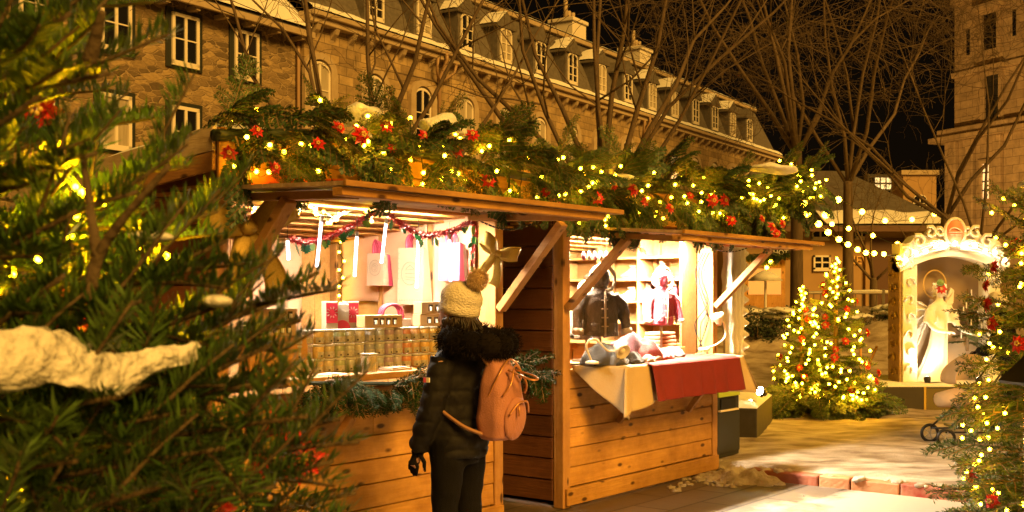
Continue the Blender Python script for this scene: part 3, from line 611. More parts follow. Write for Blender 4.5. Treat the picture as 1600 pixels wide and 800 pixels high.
def bag(label, px, py, w, h, i, ink, front, wob, back=BURG):
    d, z = side_px(px, py, UR - .085 - .03 * i)
    t = thing('paper_gift_bag', label, 'bag', row(UR - .085 - .03 * i, d, z), SA, 'paper bags hung inside the jar stall')
    t.rotation_euler = (0, R(-4 + 1.5 * i), SA + R(wob)); x = 0
    m = MB(); m.add([(0, 0, 0), (0, -w, 0), (-.004, -w, -h), (-.004, 0, -h), (.022, -.004, 0), (.022, -w + .004, 0), (.034, -w + .004, -h), (.034, -.004, -h)], [(0, 1, 2, 3), (7, 6, 5, 4), (0, 3, 7, 4), (1, 5, 6, 2), (3, 2, 6, 7)])
    m.build('bag_body', front, t)
    if i == 3:
        m = MB(); cx, cz, r = -w / 2, -h * .45, w * .33
        for k in range(24): 
            a, b = 2 * math.pi * k / 24, 2 * math.pi * (k + 1) / 24
            if ink == 'box': break
            m.bar((-.006, cx + r * math.cos(a), cz + r * math.sin(a)), (-.006, cx + r * math.cos(b), cz + r * math.sin(b)), .002, .003)
        if ink == 'house':
            for q in (-.05, -.03, .0, .03): m.bar((-.006, cx - r * .6, cz + q), (-.006, cx + r * .55, cz + q * .8), .002, .003)
            m.bar((-.006, cx - r * .5, cz + .03), (-.006, cx, cz + .06), .002, .003); m.bar((-.006, cx, cz + .06), (-.006, cx + r * .5, cz + .03), .002, .003)
            for k in range(9): m.box((-.0065, -w * (.08 + .1 * k), -h * .93), (-.004, -w * (.08 + .1 * k) - .006, -h * .93 + .008)); m.box((-.0065, -w * .06, -h * (.1 + .09 * k)), (-.004, -w * .06 - .006, -h * (.1 + .09 * k) + .007))
        elif ink == 'ring':
            for rr in (.3, .55): 
                for k in range(16):
                    a, b = 2 * math.pi * k / 16, 2 * math.pi * (k + 1) / 16; m.bar((-.006, cx + r * rr * math.cos(a), cz + r * rr * math.sin(a)), (-.006, cx + r * rr * math.cos(b), cz + r * rr * math.sin(b)), .002, .003)
        if ink == 'box':
            m.box((-.0065, -w * .18, -h * .52), (-.001, -w * .85, -h * .12)); m.box((-.0065, -w * .35, -h * .86), (-.001, -w * .6, -h * .74)); m.box((-.0065, -w * .2, -h * .7), (-.001, -w * .75, -h * .685))
        m.build('printed_emblem', BAGP if ink == 'box' else INK, t)
    mb = MB()
    mb.tube(bez([(.008, -w * .3, -.01), (.004, -w * .33, .06), (0, -w * .5, .095), (.004, -w * .67, .06), (.008, -w * .7, -.01)], 5), .008, 6, flat=.5); mb.build('handle', BURG, t, smooth=True)
for (nm, px, py, w, h, ink, fm, bm) in (('small cream bags with a ring print', 574, 396, .17, .235, 'ring', BAGP, BURG), ('large cream bags with a house print', 622, 388, .245, .40, 'house', BAGP, BAGP), ('burgundy bags with a pale label', 686, 380, .19, .26, 'box', PINKC, BAGP)):
    for i in range(4):
        bag(f'{["innermost of the", "third from the front of the", "second from the front of the", "front one of the"][i]} {nm}', px + (3 - i) * 3.5, py + (3 - i) * 1.2, w, h * (1 - .015 * (3 - i)), i, ink, fm if i > 1 else bm, (i - 3) * 3, bm)

# ---- jars on the counter
GLJ = mat('jar_lid', (.42, .40, .34), .35); LABEL = mat('jar_label', (.42, .39, .31), .6, (.30, .27, .2), 60, contrast=.1)
JCOL = [(.30, .28, .16), (.34, .25, .28), (.55, .36, .08), (.40, .32, .16), (.24, .28, .14), (.33, .33, .26), (.42, .36, .22), (.24, .24, .27), (.30, .32, .30), (.30, .20, .26), (.38, .32, .36), (.48, .18, .08), (.50, .30, .14), (.58, .36, .08), (.60, .42, .12), (.56, .38, .10)]
PLAQ = mat('black_print', (.06, .05, .04), .6)
JCOL = [tuple(.8 * q + .2 * .2 for q in c) for c in JCOL]
JM = [mat(f'jar_contents_{i}', c, .25, tuple(min(1, q * 1.35) for q in c), 90, spec=.6) for i, c in enumerate(JCOL)]
jb = MB(); jb.lathe([(.031, .002), (.034, .006), (.036, .066), (.034, .069)], n=18); JB = [jb.mesh('jar_body', m, True) for m in JM]
jl = MB(); jl.lathe([(.0375, .069), (.039, .071), (.039, .079), (.037, .081)], n=18); JL = jl.mesh('jar_lid', GLJ, True)
ja = MB(); r_ = .0368
ja.add([(r_ * math.sin(a) * (1 - .02 * (z < .03)), -r_ * math.cos(a) * (1 - .02 * (z < .03)), z) for z in (.008, .040) for a in [R(-62 + 124 * i / 9) for i in range(10)]], [(i, i + 1, i + 11, i + 10) for i in range(9)]); JA = ja.mesh('jar_label', LABEL, True)
jp = MB(); jp.add([(.0374 * math.sin(R(a)), -.0374 * math.cos(R(a)), z) for z in (.012, .022) for a in (-38, -28, -20)], [(0, 1, 4, 3), (1, 2, 5, 4)]); JP = jp.mesh('printed_mark', PLAQ)
uj = [row_px(px, 545, .04)[0] for px in (462, 688)]
rown = ['bottom', 'middle', 'top']
for rwi in range(3):
    for k in range(16):
        u = uj[0] + (uj[1] - uj[0]) * k / 15
        t = thing('spice_jar', f'lidded spice jar in the {rown[rwi]} row of the jar wall, {ORD[k]} from the fir tree', 'jar', row(u + rnd.uniform(-.004, .004), .04 + rnd.uniform(-.006, .006), 1.126 + rwi * .0825), SA + rnd.uniform(-.5, .5), 'spice jars stacked on the stall counter')
        for nm, me in (('jar_body', JB[k]), ('jar_lid', JL), ('jar_label', JA)):
            q = link(bpy.data.objects.new(nm, me)); q.parent = t
            if nm == 'jar_label': p = link(bpy.data.objects.new('printed_mark', JP)); p.parent = q
KBOX = mat('kraft_box', (.42, .28, .13), .7, (.5, .34, .17), 6); SLOT = mat('dark_slot', (.05, .035, .02), .7)
def kbox(label, u, d, z, rz, n=4, w=.17):
    t = thing('kraft_window_box', label, 'box', row(u, d, z), SA + rz, 'kraft boxes with cut windows'); MB().box((-w, -.05, 0), (w, .05, .075)).build('box_body', KBOX, t, bevel=.003)
    for k in range(n):
        x = -w * .55 + k * w * 1.35 / n; s = MB().box((x, -.053, .018), (x + .03, -.0505, .058)).build('window_slot', SLOT, t); MB().lathe([(.009, .02), (.009, .045)], (x + .016, -.056, 0), 8).build('white_candle', WHITEP, s)
ztop = 1.126 + 3 * .0825
def uat(px): return row_px(px, 500, .02)[0]
kbox('long kraft box with four cut windows before the white carton', uat(593), .02, ztop, R(-14), 4, .13)
kbox('lower of two stacked kraft boxes on the jars by the woman', uat(675), .02, ztop, R(-20), 3, .11)
kbox('upper of two stacked kraft boxes on the jar wall by the woman', uat(676), .02, ztop + .077, R(-17), 3, .11)
kbox('lower of two stacked kraft boxes behind the fir branch tip', uat(421) + .02, .02, ztop - .03, R(-10), 4, .12)
kbox('upper of two stacked kraft boxes behind the fir branch tip', uat(421) + .03, .02, ztop + .047, R(-6), 4, .12)
MB_ = MB().box((-.2, -.05, 0), (.2, .05, .22)); o = tag(MB_.build('wooden_crate', PINE, bevel=.005), 'plain wooden crate carrying kraft boxes behind the fir branch', 'crate'); rowobj(o, uat(421) + .03, .02, 1.126)
CART = mat('white_carton', (.55, .47, .38), .6); CRED = mat('carmine_print', (.66, .03, .07), .5)
def carton(label, px, w, h, dots):
    u = uat(px); t = thing('printed_carton', label, 'carton', row(u, -.12, 1.30), SA + R(-24), 'red and white cartons'); MB().box((-w / 2, -.04, 0), (w / 2, .04, h)).build('carton_body', CART, t, bevel=.003)
    m = MB()
    if dots == 'band': m.box((-w / 2 + .003, -.043, h * .45), (w / 2 - .003, -.0405, h - .01))
    else:
        for k in range(20):
            a, b = math.tau * k / 20, math.tau * (k + 1) / 20; m.prism([(0, -.043, .07), (.05 * math.cos(a), -.043, .07 + .05 * math.sin(a)), (.05 * math.cos(b), -.043, .07 + .05 * math.sin(b))], None, (0, .0025, 0))
    p = m.build('printed_panel', CRED, t)
    m = MB()
    for k in range(10):
        a = math.tau * k / 10; m.bar((.02 * math.cos(a), -.0445, h * .72 + .02 * math.sin(a)), (.034 * math.cos(a), -.0445, h * .72 + .034 * math.sin(a)), .004, .003)
    m.build('printed_flower', CART, p)
carton('tall carton with a carmine flower band beside the hanging bulb string', 541, .075, .23, 'band'); carton('white carton with a round carmine seal between two banded cartons', 557, .085, .215, 'dot'); carton('tall carton with a carmine flower band next to the kraft box', 573, .08, .23, 'band')
u = uat(640); t = thing('white_gift_bag', 'white gift bag with burgundy rope handles standing behind the jars', 'bag', row(u, -.14, 1.2), SA + R(-20)); MB().box((-.12, -.04, 0), (.12, .04, .22)).build('bag_body', BAGP, t, bevel=.004)
for y in (-.03, .0, .03): MB().tube(bez([(-.07, y, .2), (-.06, y, .28), (0, y - .01, .31), (.06, y, .28), (.07, y, .2)], 6), .008, 6).build('handle', BURG, t, smooth=True)
u = row_px(577, 575, .17)[0]; t = thing('clear_tub', 'clear square tub of straw-coloured sticks in front of the jars', 'tub', row(u, .17, 1.126), SA)
MB().box((-.036, -.036, 0), (.036, .036, .10)).build('tub_body', mat('cloudy_plastic', (.7, .6, .45), .3, alpha=.35), t, bevel=.006); m = MB()
for k in range(70): x, y = rnd.uniform(-.028, .028), rnd.uniform(-.028, .028); m.bar((x, y, .004), (x + rnd.uniform(-.006, .006), y + rnd.uniform(-.006, .006), rnd.uniform(.06, .09)), .004, .004)
m.build('sticks', mat('straw', (.62, .48, .24), .7, island=.2), t); MB().box((-.038, -.038, .1), (.038, .038, .107)).build('tub_lid', GLJ, t, bevel=.003)
u = row_px(618, 577, .17)[0]; o = tag(MB().box((-.10, -.05, 0), (.10, .05, .012)).box((-.09, -.045, .0125), (.08, .045, .02)).build('paper_stack', BAGP, bevel=.002), 'flat stack of pale leaflets on the counter before the jars', 'leaflets'); rowobj(o, u, .17, 1.126, R(6))
mb = MB(); mb.ball((0, 0, 0), .5, 16, 8, (.2, .07, .025), amp=.008, fr=14); o = tag(mb.build('snow_clump', SNOW, smooth=True), 'thin patch of snow on the counter edge before the jars', 'snow'); rowobj(o, row_px(520, 580, .19)[0], .19, 1.127)

# ---- tinsel with holly leaves, light tubes and fairy bulbs in the opening
TIN = mat('red_tinsel', (.40, .02, .025), .3, (.6, .05, .04), 40, island=.5, metal=.3); HOL = [mat('holly_green', (.02, .16, .045), .35, island=.3), mat('holly_lime', (.18, .36, .05), .35, island=.3)]
holly = MB()
for sx in (1,):
    pts = [(0, 0, 0)]
    for k in range(1, 9): pts.append((.014 * (1.25 if k % 2 else .6) * math.sin(math.pi * k / 9) * 1.3, 0, -.055 * k / 9))
    pts.append((0, 0, -.058)); pts += [(-x, y, z) for x, y, z in pts[-2:0:-1]]
    holly.prism(pts, None, (0, .002, 0))
HM = [holly.mesh('holly_leaf', m) for m in HOL]
def tinsel(label, pxs, d, seed):
    rg = random.Random(seed); P = bez([rowp(x, y, d) for x, y in pxs], 10); o0 = P[0].copy()
    t = thing('tinsel_garland', label, 'tinsel', o0, 0, 'red tinsel in the jar stall opening'); mb = MB(); mb.tube([p - o0 for p in P], .004, 5); A, D, W = [], [], []
    for a, b in zip(P[:-1], P[1:]):
        for k in range(int((b - a).length * 2300)):
            dv = Vector((rg.gauss(0, 1), rg.gauss(0, 1), rg.gauss(0, 1))).normalized(); A.append(a.lerp(b, rg.random()) - o0); D.append(dv); W.append(dv.orthogonal().normalized())
    n = len(A); mb.blades(A, D, W, [rg.uniform(.022, .038) for _ in range(n)], [.0022] * n); mb.build('tinsel_strand', TIN, t)
    for k in range(3, len(P), 3):
        if rg.random() < .85:
            h = link(bpy.data.objects.new('holly_leaf', HM[rg.random() < .4])); h.parent = t; h.location = P[k] - o0 + Vector((rg.uniform(-.02, .02), -.03, rg.uniform(-.03, .0))); h.rotation_euler = (rg.uniform(-.5, .5), rg.uniform(-1.1, 1.1), SA + rg.uniform(-.6, .6)); s = rg.uniform(.9, 1.4); h.scale = (s, s, s)
tinsel('red tinsel swag with holly leaves hanging low behind the first light tubes', [(452, 372), (480, 379), (512, 371), (545, 356), (583, 332)], .06, 1)
tinsel('red tinsel swag with holly leaves above the large cream bags', [(608, 336), (632, 353), (660, 367), (695, 364), (722, 354), (742, 346)], .06, 2)
tinsel('short vertical red tinsel falling beside the burgundy bags', [(743, 350), (741, 372), (738, 400), (737, 428)], .05, 3)
tinsel('short red tinsel end curling beside the gold bow', [(393, 334), (400, 342), (412, 350)], .06, 4)
TUBE = mat('cold_white_tube', (1, 1, 1), .3, emit=(.92, .86, 1), es=5)
TNAM = ['short glowing tube next to the brace', 'glowing tube hanging over the back wall planks', 'glowing tube beside the small cream bags', 'slanted glowing tube on the far side of the small cream bags', 'glowing tube across the large cream bags', 'glowing tube across the burgundy bags']
for nm, x0, y0, x1, y1, dd in zip(TNAM, (449, 503, 558, 604, 654, 702), (372, 338, 362, 342, 374, 366), (451, 495, 554, 596, 651, 704), (406, 417, 432, 411, 450, 440), (.1, .12, .08, .14, .1, .08)):
    a, b = rowp(x0, y0, dd), rowp(x1, y1, dd); t = thing('hanging_light_tube', 'white ' + nm, 'light tube', a, 0, 'white light tubes in the stall opening'); d = b - a
    MB().tube([d * .12, d], .0085, 8).build('tube', TUBE, t, smooth=True); MB().tube([(0, 0, 0), d * .12], .010, 8).build('tube_cap', WHITEP, t); MB().tube([(0, 0, 0), Vector((0, 0, 2.03 - a.z))], .002, 4).build('hanging_wire', WIRE, t)
bulbme = {}
def bulbs_on(t, pts, r, m, key, wire=None, wr=.003):
    if key not in bulbme:
        bm = bmesh.new(); bmesh.ops.create_icosphere(bm, subdivisions=2 if r > .02 else 1, radius=r); me = bpy.data.meshes.new('bulb'); bm.to_mesh(me); bm.free(); me.materials.append(m); bulbme[key] = me
    for p in pts: b = link(bpy.data.objects.new('bulb', bulbme[key])); b.parent = t; b.location = Vector(p) - t.location
    if wire: MB().tube([Vector(p) - t.location for p in wire], wr, 4).build('wire', WIRE, t)
FAIRY = mat('fairy_bulb', (1, .85, .6), .3, emit=(1, .66, .02), es=40)
p = [rowp(rnd.uniform(385, 590), rnd.uniform(322, 350), rnd.uniform(-.5, .02)) for _ in range(34)]
t = thing('fairy_lights', 'bunched warm fairy lights under the jar stall canopy', 'string lights', p[0]); p.sort(key=lambda q: q.x); bulbs_on(t, p, .012, FAIRY, 'fairy', p)
wz = [(533, 378), (530, 394), (538, 408), (524, 422), (536, 434), (520, 448), (528, 462), (532, 474), (530, 488), (534, 500)]
pp = []
for x, y in wz:
    d, z = side_px(x, y, UR - .12); pp.append(row(UR - .12, max(d, -1.45), z))
t = thing('fairy_lights', 'warm fairy light string hanging down in the stall corner', 'string lights', pp[0]); bulbs_on(t, pp, .013, FAIRY, 'fairy', bez(pp, 3))

# ---- gold bows on the posts
GOLD = mat('gold_glitter_ribbon', (.46, .31, .05), .45, (.60, .43, .10), 120, bump=.25, bscale=260, metal=.35)
def bow(label, loc, s, rz, roll=0):
    t = thing('gold_bow', label, 'bow', loc, rz, 'gold bows on the stall posts'); t.rotation_euler = (0, roll, rz); t.scale = (s, s, s)
    def strip(pts, w, nm, tw=0):
        P = bez(pts, 8); n = len(P); mb = MB()
        def f(a, b):
            i = min(n - 1, int(a * (n - 1) + .5)); p = P[i]; dd = (P[min(i + 1, n - 1)] - P[max(i - 1, 0)]).normalized(); sd = Vector((0, 0, 1)) if tw == 0 else Vector((1, 0, 0)); sd = (sd - dd * sd.dot(dd)).normalized()
            e = .55 + .45 * min(1, abs(math.sin(math.pi * a)) * 1.6) if tw == 0 else .6 + .4 * a
            return p + sd * (b - .5) * w * e + Vector((0, -.012 * math.sin(b * math.pi), 0))
        o = mb.grid(f, n - 1, 6).build(nm, GOLD, t, smooth=True); o.modifiers.new('t', 'SOLIDIFY').thickness = .003
    strip([(.02, -.02, 0), (.11, -.07, .05), (.21, -.05, .10), (.23, .0, .10), (.13, .02, .05), (.02, 0, 0)], .15, 'bow_loop')
    strip([(-.02, -.02, 0), (-.11, -.07, .04), (-.2, -.05, .07), (-.22, .0, .07), (-.12, .02, .03), (-.02, 0, 0)], .15, 'bow_loop')
    strip([(.01, 0, 0), (.05, -.03, -.12), (.10, -.02, -.24), (.11, -.01, -.33)], .13, 'bow_tail', 1); strip([(-.01, 0, 0), (-.05, -.03, -.12), (-.08, -.01, -.24), (-.10, -.0, -.32)], .13, 'bow_tail', 1)
    MB().ball((0, -.035, 0), .048, 12, 8, (1, .6, .75)).build('bow_knot', GOLD, t, smooth=True)
bow('wide gold glitter bow on the stall post beside the fir tree', rowp(388, 356, .17), 1.05, SA - R(34), R(-6)); bow('gold ribbon bow on the post above the woman with the white hat', rowp(776, 396, .14), .62, SA - R(22), R(26))

# ================================================================== STALL TWO: CLOTH, CLOTHES, SHELVES
CREAM = mat('cream_cloth', (.46, .33, .17), .85, (.54, .41, .23), 4, bump=.15, bscale=60)
REDCL = mat('red_table_cloth', (.15, .009, .005), .85, (.20, .013, .007), 5, bump=.15, bscale=60)
tz = 1.046
def cloth(label, u0, u1, yback, yfront, drop, m, lift, seed, tipL=0, tipR=0, cat='tablecloth'):
    t = thing('table_cloth', label, cat, row(u0, 0, tz), SA, 'cloths laid over the stall table'); w = u1 - u0; nu, nt, nd = 44, 14, 22
    def f(a, b):
        x = w * a; tot = (yback + yfront); fo = b * (nt + nd) / nt
        if fo <= 1: return (x, yback - fo * tot, lift + .004 * noise.noise(Vector((x * 6, fo * 3, seed))) + .0045)
        q = (b * (nt + nd) - nt) / nd
        dp = drop + tipL * max(0, 1 - a / .32) ** 1.5 + tipR * max(0, (a - .6) / .4) ** 1.5
        fold = .050 * q * abs(math.sin(x * 12 + seed + .6 * math.sin(x * 7))) ** .7 + .014 * q * noise.noise(Vector((x * 5, q, seed))) + .012 * q
        sx = -.10 * (tipL > 0) * q * max(0, 1 - a / .3) + .16 * (tipR > 0) * q * max(0, (a - .55) / .45)
        return (x + sx, -yfront - .008 - fold - lift * 5.5, lift - dp * q + .0045 - .006 * (1 - q) ** 3)
    mb = MB(); mb.grid(f, nu, nt + nd); o = mb.build('cloth_panel', m, t, smooth=True); o.modifiers.new('t', 'SOLIDIFY').thickness = .003
    if cat == 'tablecloth':
        h = MB(); 
        for q in (.93,): h.tube([Vector(f(i / 40, (14 + 22 * q) / 36)) + Vector((0, -.003, 0)) for i in range(41)], .0022, 4)
        h.build('hem_stitching', m, t)
    return t
ul = row_px(900, 567, .34)[0]
ul = -.24 + .2; tcl = cloth('cream tablecloth with long drooping corners on the clothes stall', .285, 2.17, .36, .345, .27, CREAM, 0, 1.0, .10, .06)
def side(x0, y0, x1, y1, d0, d1, fx, fy, seed):
    def f(a, b):
        x = x0 + (x1 - x0) * a; y = y0 + (y1 - y0) * a; dp = d0 + (d1 - d0) * a; fl = b * a
        return (x + fx * fl + .012 * b * math.sin(a * 9 + seed), y + fy * fl, .0045 - dp * b)
    o = MB().grid(f, 16, 14).build('side_drop', CREAM, tcl, smooth=True); o.modifiers.new('t', 'SOLIDIFY').thickness = .003
side(-.205, -.02, 0, -.353, .03, .40, .02, -.03, 1); side(2.06, .10, 1.885, -.353, .06, .33, .36, .02, 3)
cloth('deep red cloth runner hanging over the cream tablecloth', row_px(1013, 572, .36)[0], row_px(1150, 560, .36)[0], .3, .352, .285, REDCL, .006, 4.0, cat='runner')
COLS = {'plum': (.09, .010, .025), 'dark red': (.16, .014, .014), 'grey': (.075, .065, .06), 'charcoal': (.018, .015, .015), 'cream': (.34, .26, .18), 'oatmeal': (.22, .16, .11), 'pink': (.26, .05, .08)}
KN = {k: mat('knit_' + k.replace(' ', '_'), c, .95, tuple(min(1, q * 1.6 + .01) for q in c), 45, (1, 1, 3), bump=.6, bscale=120, sheen=.3) for k, c in COLS.items()}
def knit(label, cat, name, col, px, py, d, sx, sy, sz, rz, seed):
    u, z = row_px(px, py, d); t = thing(name, label, cat, row(u, d, 1.053), SA + rz, 'knitted clothes heaped on the table'); mb = MB(); rg = random.Random(seed)
    base = max(.0, z - 1.075)
    def f(a, b):
        r_, th = a, b * math.tau; e = 1 + .22 * noise.noise(Vector((2 * math.cos(th), 2 * math.sin(th), seed * 3.1)))
        x, y = sx * r_ * e * math.cos(th), sy * r_ * e * math.sin(th); p = Vector((x * 9, y * 9, seed)); rid = 1 - abs(noise.noise(p * 1.3)) * 2.2
        return (x, y, max(.003, (base + sz) * max(0, 1 - r_ ** 2.4) ** .55 * (.78 + .3 * noise.noise(p)) + .030 * rid * (1 - r_ ** 3) + .004))
    mb.grid(f, 18, 40)
    o = mb.build('knitted_body', KN[col], t, smooth=True); m2 = MB()
    P = [Vector((sx * .95 * math.cos(q), sy * .95 * math.sin(q), .016 + .01 * math.sin(q * 5))) for q in [R(195 + 150 * i / 11) for i in range(12)]]
    m2.tube(P, [.012 + .006 * math.sin(i) for i in range(len(P))], 6); m2.build('rolled_cuff', KN['charcoal' if col in ('grey', 'cream') else 'oatmeal' if col == 'dark red' else col], t, smooth=True)
knit('heaped grey and charcoal knit behind the clip lamp head', 'sweater', 'folded_sweater', 'charcoal', 940, 545, .10, .26, .14, .07, .2, 1)
knit('plum knitted scarf trailing from the top of the clothes heap', 'scarf', 'heaped_scarf', 'plum', 985, 535, .06, .24, .12, .10, -.2, 2)
knit('dark red knitted scarf sliding down the heap', 'scarf', 'heaped_scarf', 'dark red', 1005, 540, .14, .17, .10, .08, -.5, 3)
knit('grey mitten pair at the front of the clothes heap', 'mittens', 'knitted_mittens', 'grey', 965, 556, .24, .12, .07, .04, .3, 4)
knit('charcoal knitted hat at the front of the clothes heap', 'hat', 'knitted_hat', 'charcoal', 990, 558, .24, .09, .07, .05, .1, 5)
knit('oatmeal knitted sock by the red runner edge', 'sock', 'knitted_sock', 'oatmeal', 1012, 560, .27, .09, .05, .03, .4, 6)
knit('pale pink knit lying on the red runner', 'sweater', 'folded_sweater', 'pink', 1035, 548, .16, .13, .08, .03, .2, 7)
knit('cream knit lying at the end of the heap', 'sweater', 'folded_sweater', 'cream', 1050, 548, .06, .13, .08, .04, -.2, 8)
# children's jackets on stands
def jacket(label, px, py, d, s, body, trim, rz, stand=.62):
    u, z = row_px(px, py, d); t = thing('child_jacket', label, 'jacket', row(u, d, 1.05), SA + rz, 'children jackets on display stands'); t.scale = (1, 1, 1); b = z - 1.05
    mb = MB(); rings = []
    for zz, rx, ry in ((0, .155, .09), (.06, .15, .09), (.18, .14, .085), (.28, .15, .085), (.335, .13, .07), (.37, .07, .055), (.40, .055, .05)):
        rings.append([Vector((rx * s * math.cos(a), ry * s * math.sin(a), b + zz * s)) for a in [math.tau * i / 20 for i in range(20)]])
    mb.loft(rings)
    for q in (-1, 1): mb.tube(bez([(q * .11 * s, 0, b + .32 * s), (q * .18 * s, -.01, b + .24 * s), (q * .20 * s, -.03 * s, b + .13 * s), (q * .205 * s, -.05 * s, b + .04 * s)], 5), [.055 * s - .0012 * i * s for i in range(16)], 12)
    o = remesh(mb.build('jacket_body', body, t), .009, 2)
    for p in o.data.vertices: p.co += noise.noise_vector(p.co * 22 + Vector((s * 9, 0, 0))) * .005
    h = MB(); h.ball((0, .015 * s, b + .475 * s), 1, 18, 14, (.088 * s, .085 * s, .105 * s), amp=.008, fr=20); ho = h.build('hood', body, t, smooth=True)
    m = MB(); m.tube(bez([(-.085 * s, -.075 * s, b + .40 * s), (-.09 * s, -.075 * s, b + .50 * s), (0, -.08 * s, b + .585 * s), (.09 * s, -.075 * s, b + .50 * s), (.085 * s, -.075 * s, b + .40 * s), (.02 * s, -.085 * s, b + .36 * s)], 6), .016 * s, 8); m.tube([(.012 * s, -.088 * s, b + .36 * s), (.01, -.098 * s, b + .2 * s), (.008, -.10 * s, b)], .010 * s, 6)
    m.build('fleece_trim', trim, ho, smooth=True)
    for q in (-1, 1): 
        pk = MB(); pk.grid(lambda a, c: (q * (.03 + .075 * a) * s, -(.094 - .02 * a) * s - .006 * math.sin(math.pi * a), b + (.03 + .075 * c) * s), 5, 4); k = pk.build('pocket', body, t, smooth=True); k.modifiers.new('t', 'SOLIDIFY').thickness = .006
        c = MB(); c.tube([(q * .2 * s, -.048 * s, b + .06 * s), (q * .206 * s, -.055 * s, b + .02 * s)], .048 * s, 10); c.build('cuff', trim, t, smooth=True)
    for k in range(4): MB().tube([(-.02 * s, -.098 * s + .004 * k, b + (.08 + .07 * k) * s), (.035 * s, -.098 * s + .004 * k, b + (.08 + .07 * k) * s)], .006 * s, 6).build('toggle', trim, t)
    st = MB(); st.tube([(0, 0, .01), (0, 0, b + .1)], .012, 8); st.lathe([(.11, 0), (.11, .012), (.02, .02)], n=16); st.build('display_stand', mat('steel', (.5, .45, .4), .3, metal=.9), t, smooth=True)
JP_ = mat('pink_felt', (.34, .035, .075), .95, (.44, .07, .11), 12, bump=.5, bscale=60, sheen=.3); JD_ = mat('charcoal_felt', (.045, .035, .03), .95, (.08, .06, .05), 14, bump=.5, bscale=60, sheen=.2); FLE = mat('cream_fleece', (.42, .33, .24), .95, bump=.8, bscale=90)
jacket('pink hooded child jacket with fleece trim on a stand', 1033, 508, -.12, .82, JP_, FLE, R(-22)); jacket('charcoal hooded child jacket with pale fringe beside the stall post', 938, 525, -.02, .95, JD_, FLE, R(-38))
jacket('pale hooded child jacket half hidden behind the charcoal one', 916, 530, -.22, .8, KN['cream'], KN['grey'], R(-30))
# wall shelves on the far inside wall
sh = thing('wall_shelves', 'pale pine shelves with shoes and knitted caps on the stall wall', 'shelves', row(W2 - .07, -.2, 1.0), SA)
zs = [.12, .31, .50, .70, .90]
for z in zs: MB().box((-.26, 0, z), (-.001, 1.28, z + .022)).build('shelf', PINEIN, sh, bevel=.002)
for y in (-.023, .42, .86, 1.281): MB().box((-.265, y, .05), (-.001, y + .021, 1.1)).build('upright', PINEIN, sh, bevel=.002)
def shoe(label, y, z, col, s=1.0):
    t = thing('felt_slipper', label, 'slipper', row(W2 - .22, -.2 - y, 1.0 + z + .024), SA + R(70), 'slippers on the stall shelves'); m = mat('felt', col, .95, bump=.4, bscale=70)
    mb = MB(); rings = []
    for x, w, h in ((-.11, .03, .10), (-.09, .037, .115), (-.04, .038, .10), (0, .04, .075), (.05, .044, .058), (.09, .038, .045), (.115, .02, .03)): rings.append([Vector((x, w * math.cos(a), max(0, h * .5 + h * .5 * math.sin(a)))) * s for a in [math.tau * i / 12 for i in range(12)]])
    mb.loft(rings); mb.build('upper', m, t, smooth=True)
    so_ = MB(); so_.lathe([(.04 * s, 0), (.044 * s, .004), (.04 * s, .012 * s)], n=16); 
    for i, v in enumerate(so_.v): so_.v[i] = (v[0] * 2.7, v[1] * 1.05, v[2])
    so_.build('sole', KN['cream'], t, smooth=True); c = MB(); c.tube([Vector((-.07 + .035 * math.cos(a), .03 * math.sin(a), .112)) * s for a in [math.tau * i / 12 for i in range(13)]], .009 * s, 6); c.build('cuff', FLE, t, smooth=True)
shoe('dark pink felt slipper on the middle shelf near the stall post', .2, .50, (.45, .05, .10), 1.2); shoe('cream felt slipper second on the middle shelf', .62, .50, (.6, .5, .4)); shoe('cream felt slipper third on the upper shelf', 1.0, .70, (.62, .52, .4)); shoe('pale pink felt slipper on the upper shelf', .6, .70, (.6, .35, .3)); shoe('cream felt slipper deep on the middle shelf', 1.08, .50, (.62, .5, .4)); shoe('grey felt slipper on the lower shelf', 1.05, .31, (.4, .36, .3))
def cap(label, y, z, col):
    t = thing('knit_beanie', label, 'cap', row(W2 - .2, -.2 - y, 1.0 + z + .023), SA, 'knitted caps on the stall shelves'); MB().lathe([(.075, 0), (.08, .02), (.078, .05), (.06, .09), (.03, .115), (.004, .122)], n=16).build('knitted_dome', KN[col], t, smooth=True); MB().lathe([(.08, 0), (.085, .015), (.08, .035)], n=16).build('brim', KN['cream'], t, smooth=True); MB().ball((0, 0, .135), .028, 8, 6, amp=.01, fr=30).build('pompom', FLE, t, smooth=True)
cap('cream knitted cap with pompom on the lower shelf behind the pink jacket', .72, .31, 'cream'); cap('pink knitted cap on the middle shelf behind the pink jacket', .4, .50, 'pink'); cap('oatmeal knitted cap high on the upper shelf', .25, .70, 'oatmeal'); cap('grey knitted cap low on the shelf beneath the others', .95, .12, 'grey')
for i in range(4):
    o = tag(MB().box((-.12, -.09, 0), (.12, .09, .028)).build('folded_cloth', mat('terracotta_felt', (.5, .2, .1), .95, bump=.4, bscale=60), bevel=.008), f'folded terracotta cloth, {ORD[i]} from the bottom of its stack under the pink jacket', 'folded cloth', 'folded cloths under the pink jacket'); rowobj(o, row_px(1022, 530, -.3)[0] + .1, -.3, 1.12 + i * .033, R(4 * i - 8))
o = tag(MB().box((-.2, -.14, 0), (.2, .14, .115)).build('low_stand', PINEIN, bevel=.004), 'low pine stand under the terracotta cloths', 'stand'); rowobj(o, row_px(1022, 530, -.3)[0] + .1, -.3, 1.001)
